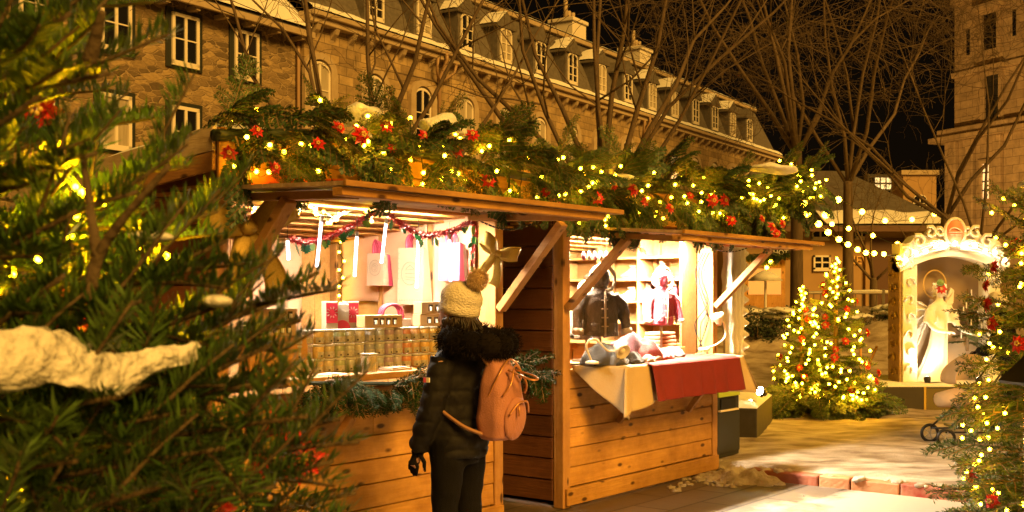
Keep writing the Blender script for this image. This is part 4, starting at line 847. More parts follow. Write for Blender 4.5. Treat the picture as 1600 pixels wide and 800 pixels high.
# goods strung under the header
for i in range(6):
    px = 912 + i * 9; p = rowp(px, 394, -.10); t = thing('hanging_ornament', f'small white and pink felt ornament under the header, {ORD[i]} from the stall post', 'ornament', p, SA, 'felt ornaments strung under the header'); MB().ball((0, 0, -.03), .03, 8, 6, (1, .4, 1.3), amp=.008, fr=30).build('felt_body', KN['cream' if i % 2 else 'pink'], t, smooth=True); MB().tube([(0, 0, 0), (0, 0, .12)], .0015, 4).build('thread', WIRE, t)
# clip lamps with goosenecks
LAMPW = mat('white_lamp_plastic', (.72, .62, .46), .4)
def cliplamp(label, pts, d, headdir, energy):
    P = [rowp(x, y, dd) for x, y, dd in pts]; t = thing('clip_lamp', label, 'lamp', P[0], 0, 'gooseneck clip lamps on the clothes table'); L_ = [p - P[0] for p in P]
    MB().tube(bez(L_, 8), .008, 8).build('gooseneck', LAMPW, t, smooth=True); hd = Vector(headdir).normalized(); M = hd.to_track_quat('Z', 'Y').to_matrix()
    MB().lathe([(.02, -.05), (.03, -.02), (.055, .02), (.062, .05), (.056, .05), (.02, 0)], L_[-1], 16, M=M).build('lamp_shade', LAMPW, t, smooth=True); MB().ball(L_[-1] + hd * .03, .026, 10, 8).build('bulb', LAMPW, t, smooth=True)
    MB().lathe([(.05, -.0), (.05, .015), (.02, .025)], L_[0] + Vector((0, 0, -.012)), 14).build('lamp_clip', LAMPW, t, smooth=True)
cliplamp('white gooseneck clip lamp pointing down over the clothes heap', [(925, 566, .20), (916, 540, .20), (930, 530, .22), (950, 548, .26), (968, 545, .28)], .2, (.5, -.7, -.5), 0)
cliplamp('white gooseneck clip lamp rearing up beside the stall post', [(1100, 545, .10), (1120, 538, .14), (1133, 525, .16), (1131, 505, .16), (1122, 500, .15)], .12, (-.3, -.2, .9), 0)
m = MB(); q = W2 - .12
for k in range(3): m.tube(bez([row(q, -.02 - .03 * k, 1.95), row(q, -.10 - .03 * k, 1.75), row(q + .0, -.04, 1.5 - .05 * k), row(q - .01, -.16 + .06 * k, 1.3), row(q, -.06 - .04 * k, 1.06)], 8), .005, 5)
tag(m.build('lamp_cable', BLACKM, smooth=True), 'tangled dark lamp cables on the far stall post', 'cable')
# rolled clear curtain at the far end
PLAS = mat('milky_plastic_sheet', (.82, .78, .70), .25, bump=.5, bscale=20, trans=.25)
t = thing('plastic_curtain', 'milky plastic weather curtain gathered at the end of the clothes stall', 'curtain', row(W2 + .12, .02, 1.02), SA); mb = MB()
mb.grid(lambda a, b: (.30 * a + .012 * math.sin(b * 9), .04 * math.sin(a * 22 + 2 * b) + .02 * noise.noise(Vector((a * 5, b * 9, 1))), 1.02 * b), 40, 24); o = mb.build('curtain_sheet', PLAS, t, smooth=True); o.modifiers.new('t', 'SOLIDIFY').thickness = .003
mb = MB(); mb.grid(lambda a, b: (.31 + .035 * a, .03 * math.sin(b * 60) * a + .03 * math.sin(a * 5), 1.02 * b), 5, 80); mb.build('ruffled_edge', PLAS, t, smooth=True)
# bin and black planter box beside the stall
t = thing('recycling_bin', 'dark recycling bin with a yellow-green label behind the stall corner', 'bin', row(W2 + .17, -.30, .05), SA); BINM = mat('dark_bin_plastic', (.022, .024, .018), .45)
mb = MB(); mb.box((0, -.18, .02), (.48, .3, .86)); mb.box((.02, -.20, .06), (.46, -.181, .44)); mb.build('bin_body', BINM, t, bevel=.015); MB().box((-.01, -.2, .86), (.49, .31, .93)).build('lid', BINM, t, bevel=.02)
MB().box((.03, -.205, .58), (.45, -.181, .80)).build('label_panel', mat('yellow_green_label', (.36, .46, .05), .5), t, bevel=.003); MB().box((.10, -.196, .47), (.38, -.181, .56)).build('slot', mat('slot_black', (.005, .005, .005), .6), t); MB().box((.06, -.21, .445), (.42, -.181, .46)).build('slot_rim', LAMPW, t)
bx = MB(); A_ = Vector((2.55, 11.8, .05)); da, db = Vector((.31, .95, 0)), Vector((-.95, .31, 0))
t = thing('black_planter_box', 'long black box with a snow-covered top beside the stall', 'planter', A_, 0); MB().prism([(0, 0, 0), da * 1.75, da * 1.75 + db * .95, db * .95], None, (0, 0, .34)).build('box_body', mat('black_boards', (.022, .018, .014), .6, (.04, .032, .025), 9), t, bevel=.01)
def sn(a, b):
    p = da * 1.75 * a + db * .95 * b; e = min(a, 1 - a, b, 1 - b) * 9; return p + Vector((0, 0, .342 + .045 * min(1, e) ** .5 * (1 + .6 * noise.noise(p * 5))))
mb = MB(); mb.grid(sn, 26, 16); mb.build('snow_cover', SNOW, t, smooth=True)
def flood(label, loc, aim, watts, col=(1, .74, .4), size=.05, spot=100, es=40):
    t = thing('floodlight', label, 'floodlight', loc, 0); d = Vector(aim).normalized(); M = d.to_track_quat('-Z', 'Y').to_matrix()
    MB().lathe([(size * .7, .06), (size, .0), (size * 1.05, -.03)], n=14, M=M).build('housing', BLACKM, t, smooth=True); MB().lathe([(size * .96, -.032), (.001, -.0325)], n=14, M=M).build('lens', mat('lit_lens', (1, 1, 1), .3, emit=(1, .8, .5), es=es), t); MB().bar((0, 0, -.06), (0, 0, .0), .03, .02).build('bracket', BLACKM, t)
    l_ = bpy.data.lights.new('floodlight_beam', 'SPOT'); l_.energy = watts; l_.color = col; l_.spot_size = R(spot); l_.spot_blend = .8; l_.shadow_soft_size = .04; o = link(bpy.data.objects.new('floodlight_beam', l_)); o.parent = t; o.location = d * .05; o.rotation_euler = d.to_track_quat('-Z', 'Y').to_euler()
flood('small floodlight glaring from the black box beside the stall', at(1190, 612, 12.1), (-.65, -.55, .30), 30); flood('small dark floodlight on the snow of the black box', at(1174, 632, 12.2), (-.7, -.3, .45), 22, es=12)

# ================================================================== EVERGREENS, GARLANDS, ORNAMENTS AND BULBS
def sprig(n_side, ln, seed, droop, nl, nw, dens, flatn=.35, spread=.8, up=0.0):
    """one bough along +X: stem, side twigs, needles."""
    rg = random.Random(seed); st, nd = MB(), MB(); A, D, W, Ls = [], [], [], []
    def axis(p, d, l, r, dr, lv):
        k = 5; pts = [p]; q = p; dd = d
        for i in range(k):
            dd = (dd + Vector((0, 0, -dr / k)) + Vector((rg.gauss(0, .05), rg.gauss(0, .05), rg.gauss(0, .04)))).normalized(); q = q + dd * l / k; pts.append(q)
        st.tube(pts, [r * (1 - .13 * i) for i in range(k + 1)], 4, cap=False)
        m = int(l * dens)
        for i in range(m):
            f = (i + rg.random()) / m * k; j = min(k - 1, int(f)); b = pts[j].lerp(pts[j + 1], f - j); ax = (pts[j + 1] - pts[j]).normalized()
            sd = ax.cross(Vector((0, 0, 1))); sd = sd.normalized() if sd.length > .01 else Vector((0, 1, 0)); un = sd.cross(ax)
            s = 1 if i % 2 else -1; o = (sd * s + un * rg.gauss(.12, flatn)).normalized(); nv = (ax * rg.uniform(.35, .9) + o).normalized()
            A.append(b); D.append(nv); W.append((nv.cross(un + sd * rg.gauss(0, .5))).normalized()); Ls.append(nl * rg.uniform(.75, 1.15) * (1 if f < k - .6 else .7))
        return pts
    main = axis(Vector((0, 0, 0)), Vector((1, 0, up)).normalized(), ln, .006, droop, 0)
    for i in range(n_side):
        f = (.12 + .83 * i / n_side) * 5; j = min(4, int(f)); b = main[j].lerp(main[j + 1], f - j); ax = (main[j + 1] - main[j]).normalized(); sd = ax.cross(Vector((0, 0, 1))).normalized() * (1 if i % 2 else -1)
        l = ln * rg.uniform(.32, .5) * (1.1 - .16 * f); sub = axis(b, (ax * rg.uniform(.5, .9) + sd * spread + Vector((0, 0, rg.gauss(0, .12)))).normalized(), l, .0035, droop * .8, 1)
    nd.blades(A, D, W, Ls, [nw] * len(A))
    return st.mesh('bough', TWIG), nd
def bough_kind(seed, m, **k):
    st, nd = sprig(seed=seed, **k); return st, nd.mesh('needles', m)
def put_bough(t, kind, loc, dirv, s, rg):
    x = Vector(dirv).normalized(); z = Vector((0, 0, 1)) - x * x.z; z = z.normalized() if z.length > .05 else Vector((0, 1, 0)); y = z.cross(x); M = Matrix((x, y, z)).transposed().to_4x4() @ Matrix.Rotation(rg.uniform(-.7, .7), 4, 'X')
    b = link(bpy.data.objects.new('bough', kind[0])); b.parent = t; b.matrix_local = Matrix.Translation(Vector(loc)) @ M @ Matrix.Diagonal((s, s * rg.uniform(.85, 1.2), s, 1))
    n = link(bpy.data.objects.new('needles', kind[1])); n.parent = b
    return b
CED = [bough_kind(i, CEDAR, n_side=16, ln=.46, droop=1.1, nl=.032, nw=.0058, dens=340, flatn=.3) for i in range(4)]
FIRK = [bough_kind(10 + i, NEEDLE, n_side=13, ln=.48, droop=.25, nl=.032, nw=.0030, dens=380, flatn=.45) for i in range(4)]
SPR = [bough_kind(20 + i, NEEDLE, n_side=13, ln=.55, droop=.35, nl=.045, nw=.0065, dens=230, flatn=.5) for i in range(3)]
PNK = [bough_kind(30 + i, PINEND, n_side=6, ln=.18, droop=.5, nl=.036, nw=.0026, dens=420, flatn=.9) for i in range(3)]
# poinsettia ornament meshes, facing -Y
def poin(seed):
    rg = random.Random(seed); m = MB()
    for ring, (n, L_, w_) in enumerate(((8, .062, .036), (7, .046, .030), (5, .03, .02))):
        for k in range(n):
            a = math.tau * (k + .5 * ring) / n + rg.uniform(-.12, .12); e = Vector((math.cos(a), 0, math.sin(a))); s = Vector((-math.sin(a), 0, math.cos(a))); up = Vector((0, -1, 0)); l = L_ * rg.uniform(.85, 1.1)
            P = [e * .008, e * l * .45 + s * w_ * .5 + up * (.016 + .012 * ring), e * l + up * (.002 + .014 * ring), e * l * .45 - s * w_ * .5 + up * (.016 + .012 * ring), e * l * .45 + up * (.006 + .012 * ring)]
            m.add(P, [(0, 1, 4), (1, 2, 4), (2, 3, 4), (3, 0, 4)])
    return m.mesh('petals', RED)
POI = [poin(i) for i in range(4)]
cb = MB()
for k in range(5): cb.ball((.011 * math.cos(k * 1.257), -.034, .011 * math.sin(k * 1.257)), .007, 6, 5)
POC = cb.mesh('flower_center', GOLDC, True)
def poinsettia(label, loc, face, s, group, rg):
    t = thing('poinsettia', label, 'ornament', loc, 0, group); f = Vector(face).normalized(); t.rotation_euler = f.to_track_quat('-Y', 'Z').to_euler(); t.scale = (s, s, s)
    for nm, me in (('petals', POI[rg.randrange(4)]), ('flower_center', POC)): o = link(bpy.data.objects.new(nm, me)); o.parent = t
def clump(label, loc, sx, sy, sz, seed, amp=.05):
    mb = MB(); mb.ball((0, 0, 0), 1, 18, 12, (sx, sy, sz)); rgv = Vector((seed, 0, 0))
    for i, v in enumerate(mb.v): p = Vector(v); mb.v[i] = tuple(p + noise.noise_vector(p * 9 + rgv) * amp)
    o = tag(mb.build('snow_clump', SNOW, smooth=True), label, 'snow'); o.location = loc; return o
# ---- the roof garlands
def roof_garland(label, group, path, nb, seed, thick, nbulb, lname, plist, pfmt):
    rg = random.Random(seed); P = bez(path, 16); o0 = P[0].copy(); t = thing('evergreen_garland', label, 'garland', o0, 0, 'evergreen garlands on the stall roofs')
    N = len(P)
    MB().tube([p - o0 for p in P[::3]], .03, 8).build('core_rope', WIRE, t, smooth=True)
    for i in range(nb):
        f = (i + rg.random()) / nb * (N - 1.01); j = int(f); c = P[j].lerp(P[j + 1], f - j); a = rg.uniform(-1.0, 1.9)    # around the rope: mostly front and hanging
        e = SN * math.cos(a) * 1.0 + Vector((0, 0, 1)) * math.sin(a); d = (e + SD * rg.uniform(-.9, .9) + Vector((0, 0, -.05))).normalized()
        put_bough(t, (CED if rg.random() < .72 else FIRK)[rg.randrange(4)], c - o0 + e * .05 + Vector((0, 0, rg.uniform(-.05, .05))), d, thick * rg.uniform(1.05, 1.65), rg)
    B = []
    for i in range(nbulb):
        f = (i + rg.uniform(.1, .9)) / nbulb * (N - 1.01); j = int(f); c = P[j].lerp(P[j + 1], f - j); a = rg.uniform(-1.3, .9); B.append(c + (SN * math.cos(a) + Vector((0, 0, 1)) * math.sin(a)) * thick * rg.uniform(.24, .44))
    if nbulb < 65: 
        for _ in range(26): q = P[-12] + Vector((0, 0, rg.uniform(-.06, .16))); e = Vector((rg.gauss(0, 1), -abs(rg.gauss(0, .8)), rg.gauss(0, .7))); put_bough(t, CED[rg.randrange(4)], q - o0, e, rg.uniform(.6, .95), rg)
        B += [P[-12] + Vector((rg.uniform(-.26, .34), rg.uniform(-.42, -.1), rg.uniform(-.16, .26))) for _ in range(18)]
    l = thing('string_lights', lname, 'string lights', B[0], 0, 'string lights on evergreens'); bulbs_on(l, B, .0125, BULB, 'garland', bez(B, 3), .003)
    for k, (px, py, d, s) in enumerate(plist): poinsettia(pfmt.format(ORD[k]), rowp(px, py, d), SN + Vector((rg.uniform(-.4, .4) - .3, -.2, rg.uniform(-.1, .5))), s * .72, group, rg)
roof_garland('evergreen garland with red flowers along the jar stall roof', 'red flowers on the jar stall garland', [row(U1 - .16, .20, 2.36), row(U1 + .5, .22, 2.43), row(U1 + 1.2, .22, 2.42), row(U1 + 1.9, .22, 2.38), row(U1 + 2.6, .25, 2.34), row(U1 + 2.95, .2, 2.30)], 92, 3, .62, 66, 'warm string lights woven through the jar stall garland',
    [(357, 240, .45, 1.0), (400, 205, .5, .9), (428, 262, .5, .9), (497, 225, .5, .9), (528, 200, .45, 1.0), (562, 212, .5, 1.5), (603, 198, .5, 1.0), (612, 233, .48, .8), (660, 212, .5, .9), (711, 236, .5, 1.2), (738, 212, .45, 1.1), (762, 282, .5, 1.2), (853, 300, .5, .9), (868, 318, .52, .9)], 'red poinsettia on the jar stall garland, {} from the fir tree')
roof_garland('evergreen garland with bright bushy end along the clothes stall roof', 'red flowers on the clothes stall garland', [row(-.12, .24, 2.26), row(.35, .26, 2.33), row(.9, .3, 2.39), row(1.5, .36, 2.37), row(2.1, .5, 2.42), row(2.52, .74, 2.50)], 92, 5, .66, 62, 'warm string lights woven through the clothes stall garland',
    [(933, 310, .5, 1.2), (957, 290, .48, 1.1), (988, 297, .5, 1.4), (1007, 315, .55, 1.0), (1046, 326, .55, 1.1), (1078, 306, .55, .8), (1112, 313, .6, 1.5), (1131, 313, .6, 1.3), (1142, 345, .62, 1.2), (1170, 336, .65, .8), (1190, 342, .7, .9), (1205, 355, .75, 1.2), (1212, 365, .75, 1.1), (1222, 350, .75, 1.0)], 'red poinsettia on the clothes stall garland, {} from the woman')
clump('rounded snow lump resting on the jar stall garland', rowp(688, 198, .34), .115, .09, .065, 1); clump('small snow lump beside the rounded one on the garland', rowp(714, 202, .34), .07, .06, .045, 2); clump('snow cap on the bright bushy garland end', rowp(1208, 263, .80), .20, .12, .035, 3, .03)
clump('flat snow lump between the two garlands', rowp(953, 279, .2), .20, .12, .035, 4, .03); clump('snow lump in the garland behind a big red flower', rowp(557, 176, .2), .12, .1, .05, 5)
# ---- counter garland
t = thing('counter_garland', 'frosted green pine garland along the jar stall counter edge', 'garland', row(U1 + .4, .28, 1.10), SA); rg = random.Random(9)
MB().tube([(0, 0, 0), (.6, -.0, -.04), (1.2, 0, -.02), (2.05, -.02, .02)], .012, 6).build('core_rope', WIRE, t)
for i in range(98):
    x = 2.08 * i / 97; a = rg.uniform(-2.6, .9); put_bough(t, PNK[rg.randrange(3)], (x, 0, -.03 + .045 * math.sin(x * 8)), (rg.uniform(-.8, .8), -math.cos(a) * .9, math.sin(a)), rg.uniform(.7, 1.15), rg)
# ---- lit Christmas trees
def lit_tree(name, label, base, h, rad, seed, nb, kinds, nbulb, npoi, who, br, group, poi_s=1.0, side=None, kscale=1.0, prof=None):
    rg = random.Random(seed); t = thing(name, label, 'tree', base, 0, group); prof = prof or (lambda f: rad * (1 - f) ** .75 * (.72 + .28 * min(1, f * 6)))
    MB().tube([(0, 0, -.05), (0, 0, h * .5), (.01, 0, h * .97)], [.05, .032, .008], 8).build('trunk', TWIG, t, smooth=True)
    for i in range(nb):
        f = ((i + rg.random()) / nb) ** 1.25 * .97; a = i * 2.39996 + rg.uniform(-.35, .35); r = prof(f) * rg.uniform(.82, 1.22); z = h * (.06 + .92 * f)
        d = Vector((math.cos(a), math.sin(a), (.15 + 1.1 * f ** 3) * 1.0)); s = max(.16, r / .5) * kscale; put_bough(t, kinds[rg.randrange(len(kinds))], (0, 0, z - .1 * s), d, s, rg)
    B = []
    for i in range(nbulb):
        f = ((i + .5) / nbulb) ** 1.35; a = (rg.uniform(-180, 180) if side is None else rg.gauss(side, 55)); r = prof(f) * rg.uniform(.85, 1.06); B.append(t.location + Vector((r * math.cos(R(a)), r * math.sin(R(a)), h * (.10 + .88 * f))))
    l = thing('string_lights', f'warm string lights wound around the {who}', 'string lights', B[0], 0, 'string lights on evergreens')
    B.sort(key=lambda p: p.z); bulbs_on(l, B, br, BULB, f'tree{br}', None)
    w_ = bez([t.location + Vector((prof(f) * .6 * math.cos(f * 30), prof(f) * .6 * math.sin(f * 30), h * (.1 + .85 * f))) for f in [i / 40 for i in range(40)]], 2); MB().tube([p - l.location for p in w_], .003, 4).build('wire', WIRE, l)
    Q = []
    for i in range(npoi):
        f = (i + .5) / npoi * .85; a = (side if side is not None else -90) + rg.uniform(-78, 78); r = prof(f) * 1.04; Q.append((h * (.10 + .86 * f), R(a), r))
    for i, (z, a, r) in enumerate(Q):
        poinsettia(f'red poinsettia on the {who}, {ORD[i]} from its bottom', t.location + Vector((r * math.cos(a), r * math.sin(a), z)), (math.cos(a), math.sin(a), .2), poi_s * rg.uniform(.8, 1.15), f'red flowers on the {who}', rg)
    return t
p1 = ground_at(1306, 648, .07); p2 = ground_at(1258, 645, .07) + Vector((0, .15, 0))
lit_tree('christmas_tree', 'taller lit Christmas tree with red flowers before the snow bank', p1, 2.02, .60, 5, 96, SPR, 98, 15, 'taller lit tree', .018, 'lit Christmas trees', .95, side=-95, kscale=1.0)
lit_tree('christmas_tree', 'shorter lit Christmas tree leaning on the taller one', p2, 1.66, .46, 6, 90, SPR, 70, 10, 'shorter lit tree', .018, 'lit Christmas trees', .9, side=-110)
t = thing('cut_boughs', 'skirt of cut fir boughs heaped around the lit trees', 'fir boughs', (p1 + p2) / 2 - Vector((.02, .1, 0)), 0); rg = random.Random(4)
for i in range(90):
    a = R(rg.uniform(-200, 20)); r = rg.uniform(.12, .42); put_bough(t, SPR[rg.randrange(3)], (r * math.cos(a) * 1.5, r * math.sin(a), rg.uniform(.08, .42 - .3 * r)), (math.cos(a) * 1.2, math.sin(a), rg.uniform(-.75, .0)), rg.uniform(.6, 1.0), rg)
o = tag(MB().box((-.14, -.1, 0), (.14, .1, .2)).build('stone_block', TRIM, bevel=.02), 'pale square stone block among the cut boughs', 'stone block'); o.location = ground_at(1288, 649, .07) + Vector((0, -.12, 0)); o.rotation_euler = (0, 0, .3)
pr = lambda f: (.56 - .26 * f) * (1 - max(0, f - .88) * 3.4) + .08 * math.exp(-((f - .93) / .06) ** 2)
pR = Vector((3.37, 7.05, .05)); lit_tree('fir_tree', 'lit fir tree with red flowers behind the dark metal shade', pR, 2.25, .46, 8, 98, FIRK, 86, 14, 'fir behind the dark shade', .012, None, .95, side=-150, kscale=1.45, prof=pr)
clump('snow caught in the top of the lit fir behind the dark shade', pR + Vector((-.12, -.12, 2.2)), .13, .1, .035, 8, .03)

# ---- the big fir close to the camera
TWIGD = mat('fir_twig', (.075, .05, .024), .85, (.12, .085, .04), 40, bump=.4, bscale=120)
FIRN = mat('big_fir_needles', (.050, .115, .024), .32, (.095, .175, .036), 14, island=.35, spec=.5)
fir = thing('big_fir_tree', 'big fir tree with long soft needles crowding in beside the stalls', 'tree', (-1.25, 1.35, 0))
fo = Vector((-1.25, 1.35, 0)); rg = random.Random(31)
MB().tube([(0, 0, -.1), (0, 0, 1.2), (.02, 0, 2.6)], [.09, .07, .04], 10).build('trunk', BARK, fir, smooth=True)
def fir_branch(pts, r0, nside, sl, nl=.032, nw=.00145, dens=1000, bare=0.0, spread=.75, lift=.0, tipbare=False):
    P = bez(pts, 6); n = len(P); st = MB(); A, D, W, Ls = [], [], [], []
    st.tube([p - fo for p in P], [r0 * (1 - .75 * i / (n - 1)) + .0012 for i in range(n)], 6)
    def cover(Q, frac0=0.0, nlen=nl):
        tot = sum((b - a).length for a, b in zip(Q[:-1], Q[1:])); acc = 0
        for a, b in zip(Q[:-1], Q[1:]):
            l = (b - a).length; ax = (b - a).normalized(); vr = Vector((0, 0, 1)) - ax * ax.z
            un = vr.normalized() if vr.length > .2 else ax.orthogonal().normalized(); sd = ax.cross(un)
            for k in range(int(l * dens + rg.random())):
                q = rg.random(); f = (acc + q * l) / tot
                if f < frac0: continue
                th = rg.gauss(0, .62) + (math.pi if rg.random() < .5 else 0); o = sd * math.cos(th) + un * (abs(math.sin(th)) * .8 + .18)
                if rg.random() < .28: o = (o * .6 + Vector((0, -1, .25))).normalized()
                nv = (ax * rg.uniform(.45, 1.0) + o).normalized(); A.append(a.lerp(b, q) - fo); D.append(nv); W.append(nv.cross(un + sd * rg.gauss(0, .4)).normalized()); Ls.append(nlen * rg.uniform(.75, 1.12) * (1 - .35 * max(0, f - .85) / .15))
            acc += l
    cover(P, bare)
    for i in range(nside):
        f = (.10 + bare * .8 + (.86 - bare * .8) * i / max(1, nside)) * (n - 1.01); j = int(f); b = P[j].lerp(P[j + 1], f - j); ax = (P[j + 1] - P[j]).normalized(); view = Vector((0, -1, 0)); sd = ax.cross(Vector((0, -.6, .8)) if i % 3 else Vector((0, -1, .2))).normalized() * (1 if i % 2 else -1)
        l = sl * rg.uniform(.65, 1.15) * (1.12 - .55 * f / n); d = (ax * rg.uniform(.75, 1.1) + sd * spread + Vector((0, rg.gauss(0, .15), lift + rg.gauss(0, .12)))).normalized(); Q = [b]; q = b
        for k in range(4): d = (d + Vector((rg.gauss(0, .06), rg.gauss(0, .06), rg.gauss(0, .06)))).normalized(); q = q + d * l / 4; Q.append(q)
        st.tube([p - fo for p in Q], [r0 * .42 * (1 - .18 * k) + .0008 for k in range(5)], 5); cover(Q)
    b = st.build('branch', TWIGD, fir, smooth=True)
    if A:
        nd = MB(); nd.blades(A, D, W, Ls, [nw] * len(A)); o = link(bpy.data.objects.new('needles', nd.mesh('needles', FIRN))); o.parent = b
    return P
def tr(z): return Vector((-1.25, 1.35, z))
def fb(px, py, Y, tz_, mid=None, **k):
    tip = at(px, py, Y); a = tr(tip.z - rg.uniform(.05, .42)); m = a.lerp(tip, .6) + Vector((0, 0, -.04 + (mid or 0))); return fir_branch([a, m, tip], k.pop('r0', .0042), k.pop('ns', 9), k.pop('sl', .13), **k)
# hand-placed leading branches
for args in [(210, -20, 1.25, 1.9), (110, 20, 1.02, 1.75), (150, 35, 1.1, 1.7), (60, 150, .95, 1.62), (300, 208, 1.2, 1.62), (170, 115, 1.0, 1.6), (225, 180, 1.3, 1.7), (150, 240, 1.0, 1.55), (215, 300, 1.05, 1.55), (120, 330, .98, 1.5),
             (355, 375, 1.1, 1.5), (340, 330, 1.25, 1.5), (300, 420, 1.0, 1.45), (365, 470, 1.05, 1.42), (498, 425, 1.12, 1.35), (440, 470, 1.2, 1.38), (470, 500, 1.1, 1.34), (420, 540, 1.0, 1.33), (460, 575, 1.15, 1.3), (400, 600, 1.05, 1.28),
             (560, 690, 1.05, 1.2), (530, 655, 1.12, 1.22), (520, 720, 1.0, 1.15), (555, 770, 1.1, 1.1), (480, 650, .95, 1.2), (430, 760, .95, 1.1), (545, 800, 1.05, 1.05), (350, 700, .9, 1.2), (300, 640, .92, 1.25), (250, 760, .88, 1.1), (180, 620, .9, 1.3), (120, 720, .86, 1.2),
             (330, 560, 1.0, 1.35), (60, 560, .9, 1.35), (220, 470, .98, 1.45), (100, 430, .95, 1.45), (60, 260, 1.05, 1.6), (30, 60, 1.05, 1.75), (260, 350, 1.15, 1.5), (400, 690, 1.1, 1.2), (330, 800, 1.0, 1.05), (60, 830, .86, 1.1), (170, 830, .95, 1.1), (230, 560, 1.1, 1.35)]:
    px, py, Y, z = args; fb(px, py, Y, z, mid=rg.uniform(-.02, .05), ns=int(rg.uniform(12, 16)), sl=rg.uniform(.13, .20), spread=rg.uniform(.55, .85), lift=rg.uniform(-.05, .12))
for args in [(130, 130, 1.5, 1.8), (40, 210, 1.5, 1.7), (90, 390, 1.4, 1.55), (190, 400, 1.45, 1.55), (280, 500, 1.4, 1.45), (380, 640, 1.45, 1.3), (440, 720, 1.4, 1.2), (180, 520, 1.4, 1.42), (80, 640, 1.3, 1.3), (250, 660, 1.35, 1.28), (480, 790, 1.4, 1.12), (120, 60, 1.6, 1.85), (20, 330, 1.45, 1.6), (340, 740, 1.3, 1.15)]:
    px, py, Y, z = args; fb(px, py, Y, z, ns=12, sl=.2, spread=.85, dens=620, nw=.002)
# bare twigs standing out
fir_branch([at(140, 470, 1.0), at(152, 405, 1.0), at(190, 345, .99), at(265, 258, .98)], .0062, 0, 0, bare=1.0); fir_branch([at(152, 400, 1.0), at(140, 320, 1.01), at(128, 225, 1.02)], .005, 0, 0, bare=1.0); fir_branch([at(140, 95, .99), at(152, 50, .98), at(160, 18, .97)], .007, 0, 0, bare=1.0)
mb = MB()
def snw(a, b):
    P0 = bez([at(-60, 575, .86), at(60, 565, .88), at(160, 590, .92), at(235, 580, .96), at(308, 552, 1.0)], 8); i = min(len(P0) - 1, int(a * (len(P0) - 1))); c = P0[i]; th = math.tau * b; r = .034 * (1 - a) ** .5 + .005; q = Vector((0, math.cos(th) * 1.0, math.sin(th) * (.72 if math.sin(th) > 0 else .45))) * r
    return c + q + noise.noise_vector(c * 24 + q * 20) * .009 + noise.noise_vector(c * 90 + q * 90) * .0035 + noise.noise_vector(c * 260 + q * 260) * .0014
mb.grid(snw, 110, 44); tag(mb.build('snow_clump', SNOW, smooth=True), 'long slab of snow lying on a low fir branch', 'snow')
clump('small snow crumb near a bowed fir branch tip', at(338, 473, 1.04), .014, .012, .006, 9, .003); clump('small snow bit on the pale fir spray', at(235, 368, 1.06), .022, .015, .006, 10, .003)
rgp = random.Random(2)
for lb, x, y, Y, s in (('red poinsettia high in the big fir tree', 60, 176, 1.5, .55), ('red poinsettia low in the big fir among dark needles', 425, 700, 1.25, .75), ('red poinsettia half buried in the big fir beside the low one', 470, 715, 1.3, .5), ('red ribbon-like poinsettia in the middle of the big fir', 107, 490, 1.2, .5), ('red poinsettia at the very bottom of the big fir', 330, 792, 1.05, .4)): poinsettia(lb, at(x, y, Y), (.2, -1, .1), s, 'red flowers in the big fir', rgp)
B = [at(x, y, Y) for x, y, Y in ((128, 300, 1.10), (140, 310, 1.16), (118, 292, 1.2), (160, 322, 1.24), (60, 405, 1.12), (120, 340, 1.2), (30, 350, 1.2), (30, 490, 1.2), (15, 760, 1.0), (260, 400, 1.2), (215, 390, 1.15), (110, 370, 1.12), (20, 430, 1.15), (180, 440, 1.15))]
l = thing('string_lights', 'small warm string lights deep in the big fir tree', 'string lights', B[0], 0, 'string lights on evergreens'); bulbs_on(l, B, .0034, BULBNEAR, 'near', None)
# ---- lights on lines across the square
cat = [(1256, 318, 10.2), (1262, 334, 10.6), (1279, 350, 11.2), (1294, 363, 11.8), (1311, 374, 12.4), (1325, 382, 13), (1340, 390, 13.5), (1353, 395, 14), (1366, 396, 14.4), (1381, 397, 14.8), (1404, 403, 15.2)]
P = [at(*q) for q in cat]; l = thing('festoon_lights', 'line of bright bulbs sagging from the stall roof to the angel display', 'string lights', P[0]); bulbs_on(l, P, .032, BULBFAR, 'festoon', bez(P, 4), .006)
far = [(1250, 290, 13), (1290, 336, 16), (1310, 312, 18), (1347, 331, 20), (1383, 345, 22), (1425, 343, 23), (1460, 335, 26)]; P = [at(*q) for q in far]; l = thing('festoon_lights', 'higher line of bulbs strung among the bare trees', 'string lights', P[0]); bulbs_on(l, P, .05, BULBFAR, 'festoonfar', bez(P, 4), .006)
far = [(1300, 350, 24), (1326, 357, 24), (1364, 368, 25), (1402, 381, 26), (1440, 372, 27)]; P = [at(*q) for q in far]; l = thing('festoon_lights', 'distant line of bulbs before the low plaster house', 'string lights', P[0]); bulbs_on(l, P, .05, BULBFAR, 'festoonfar', bez(P, 4), .006)

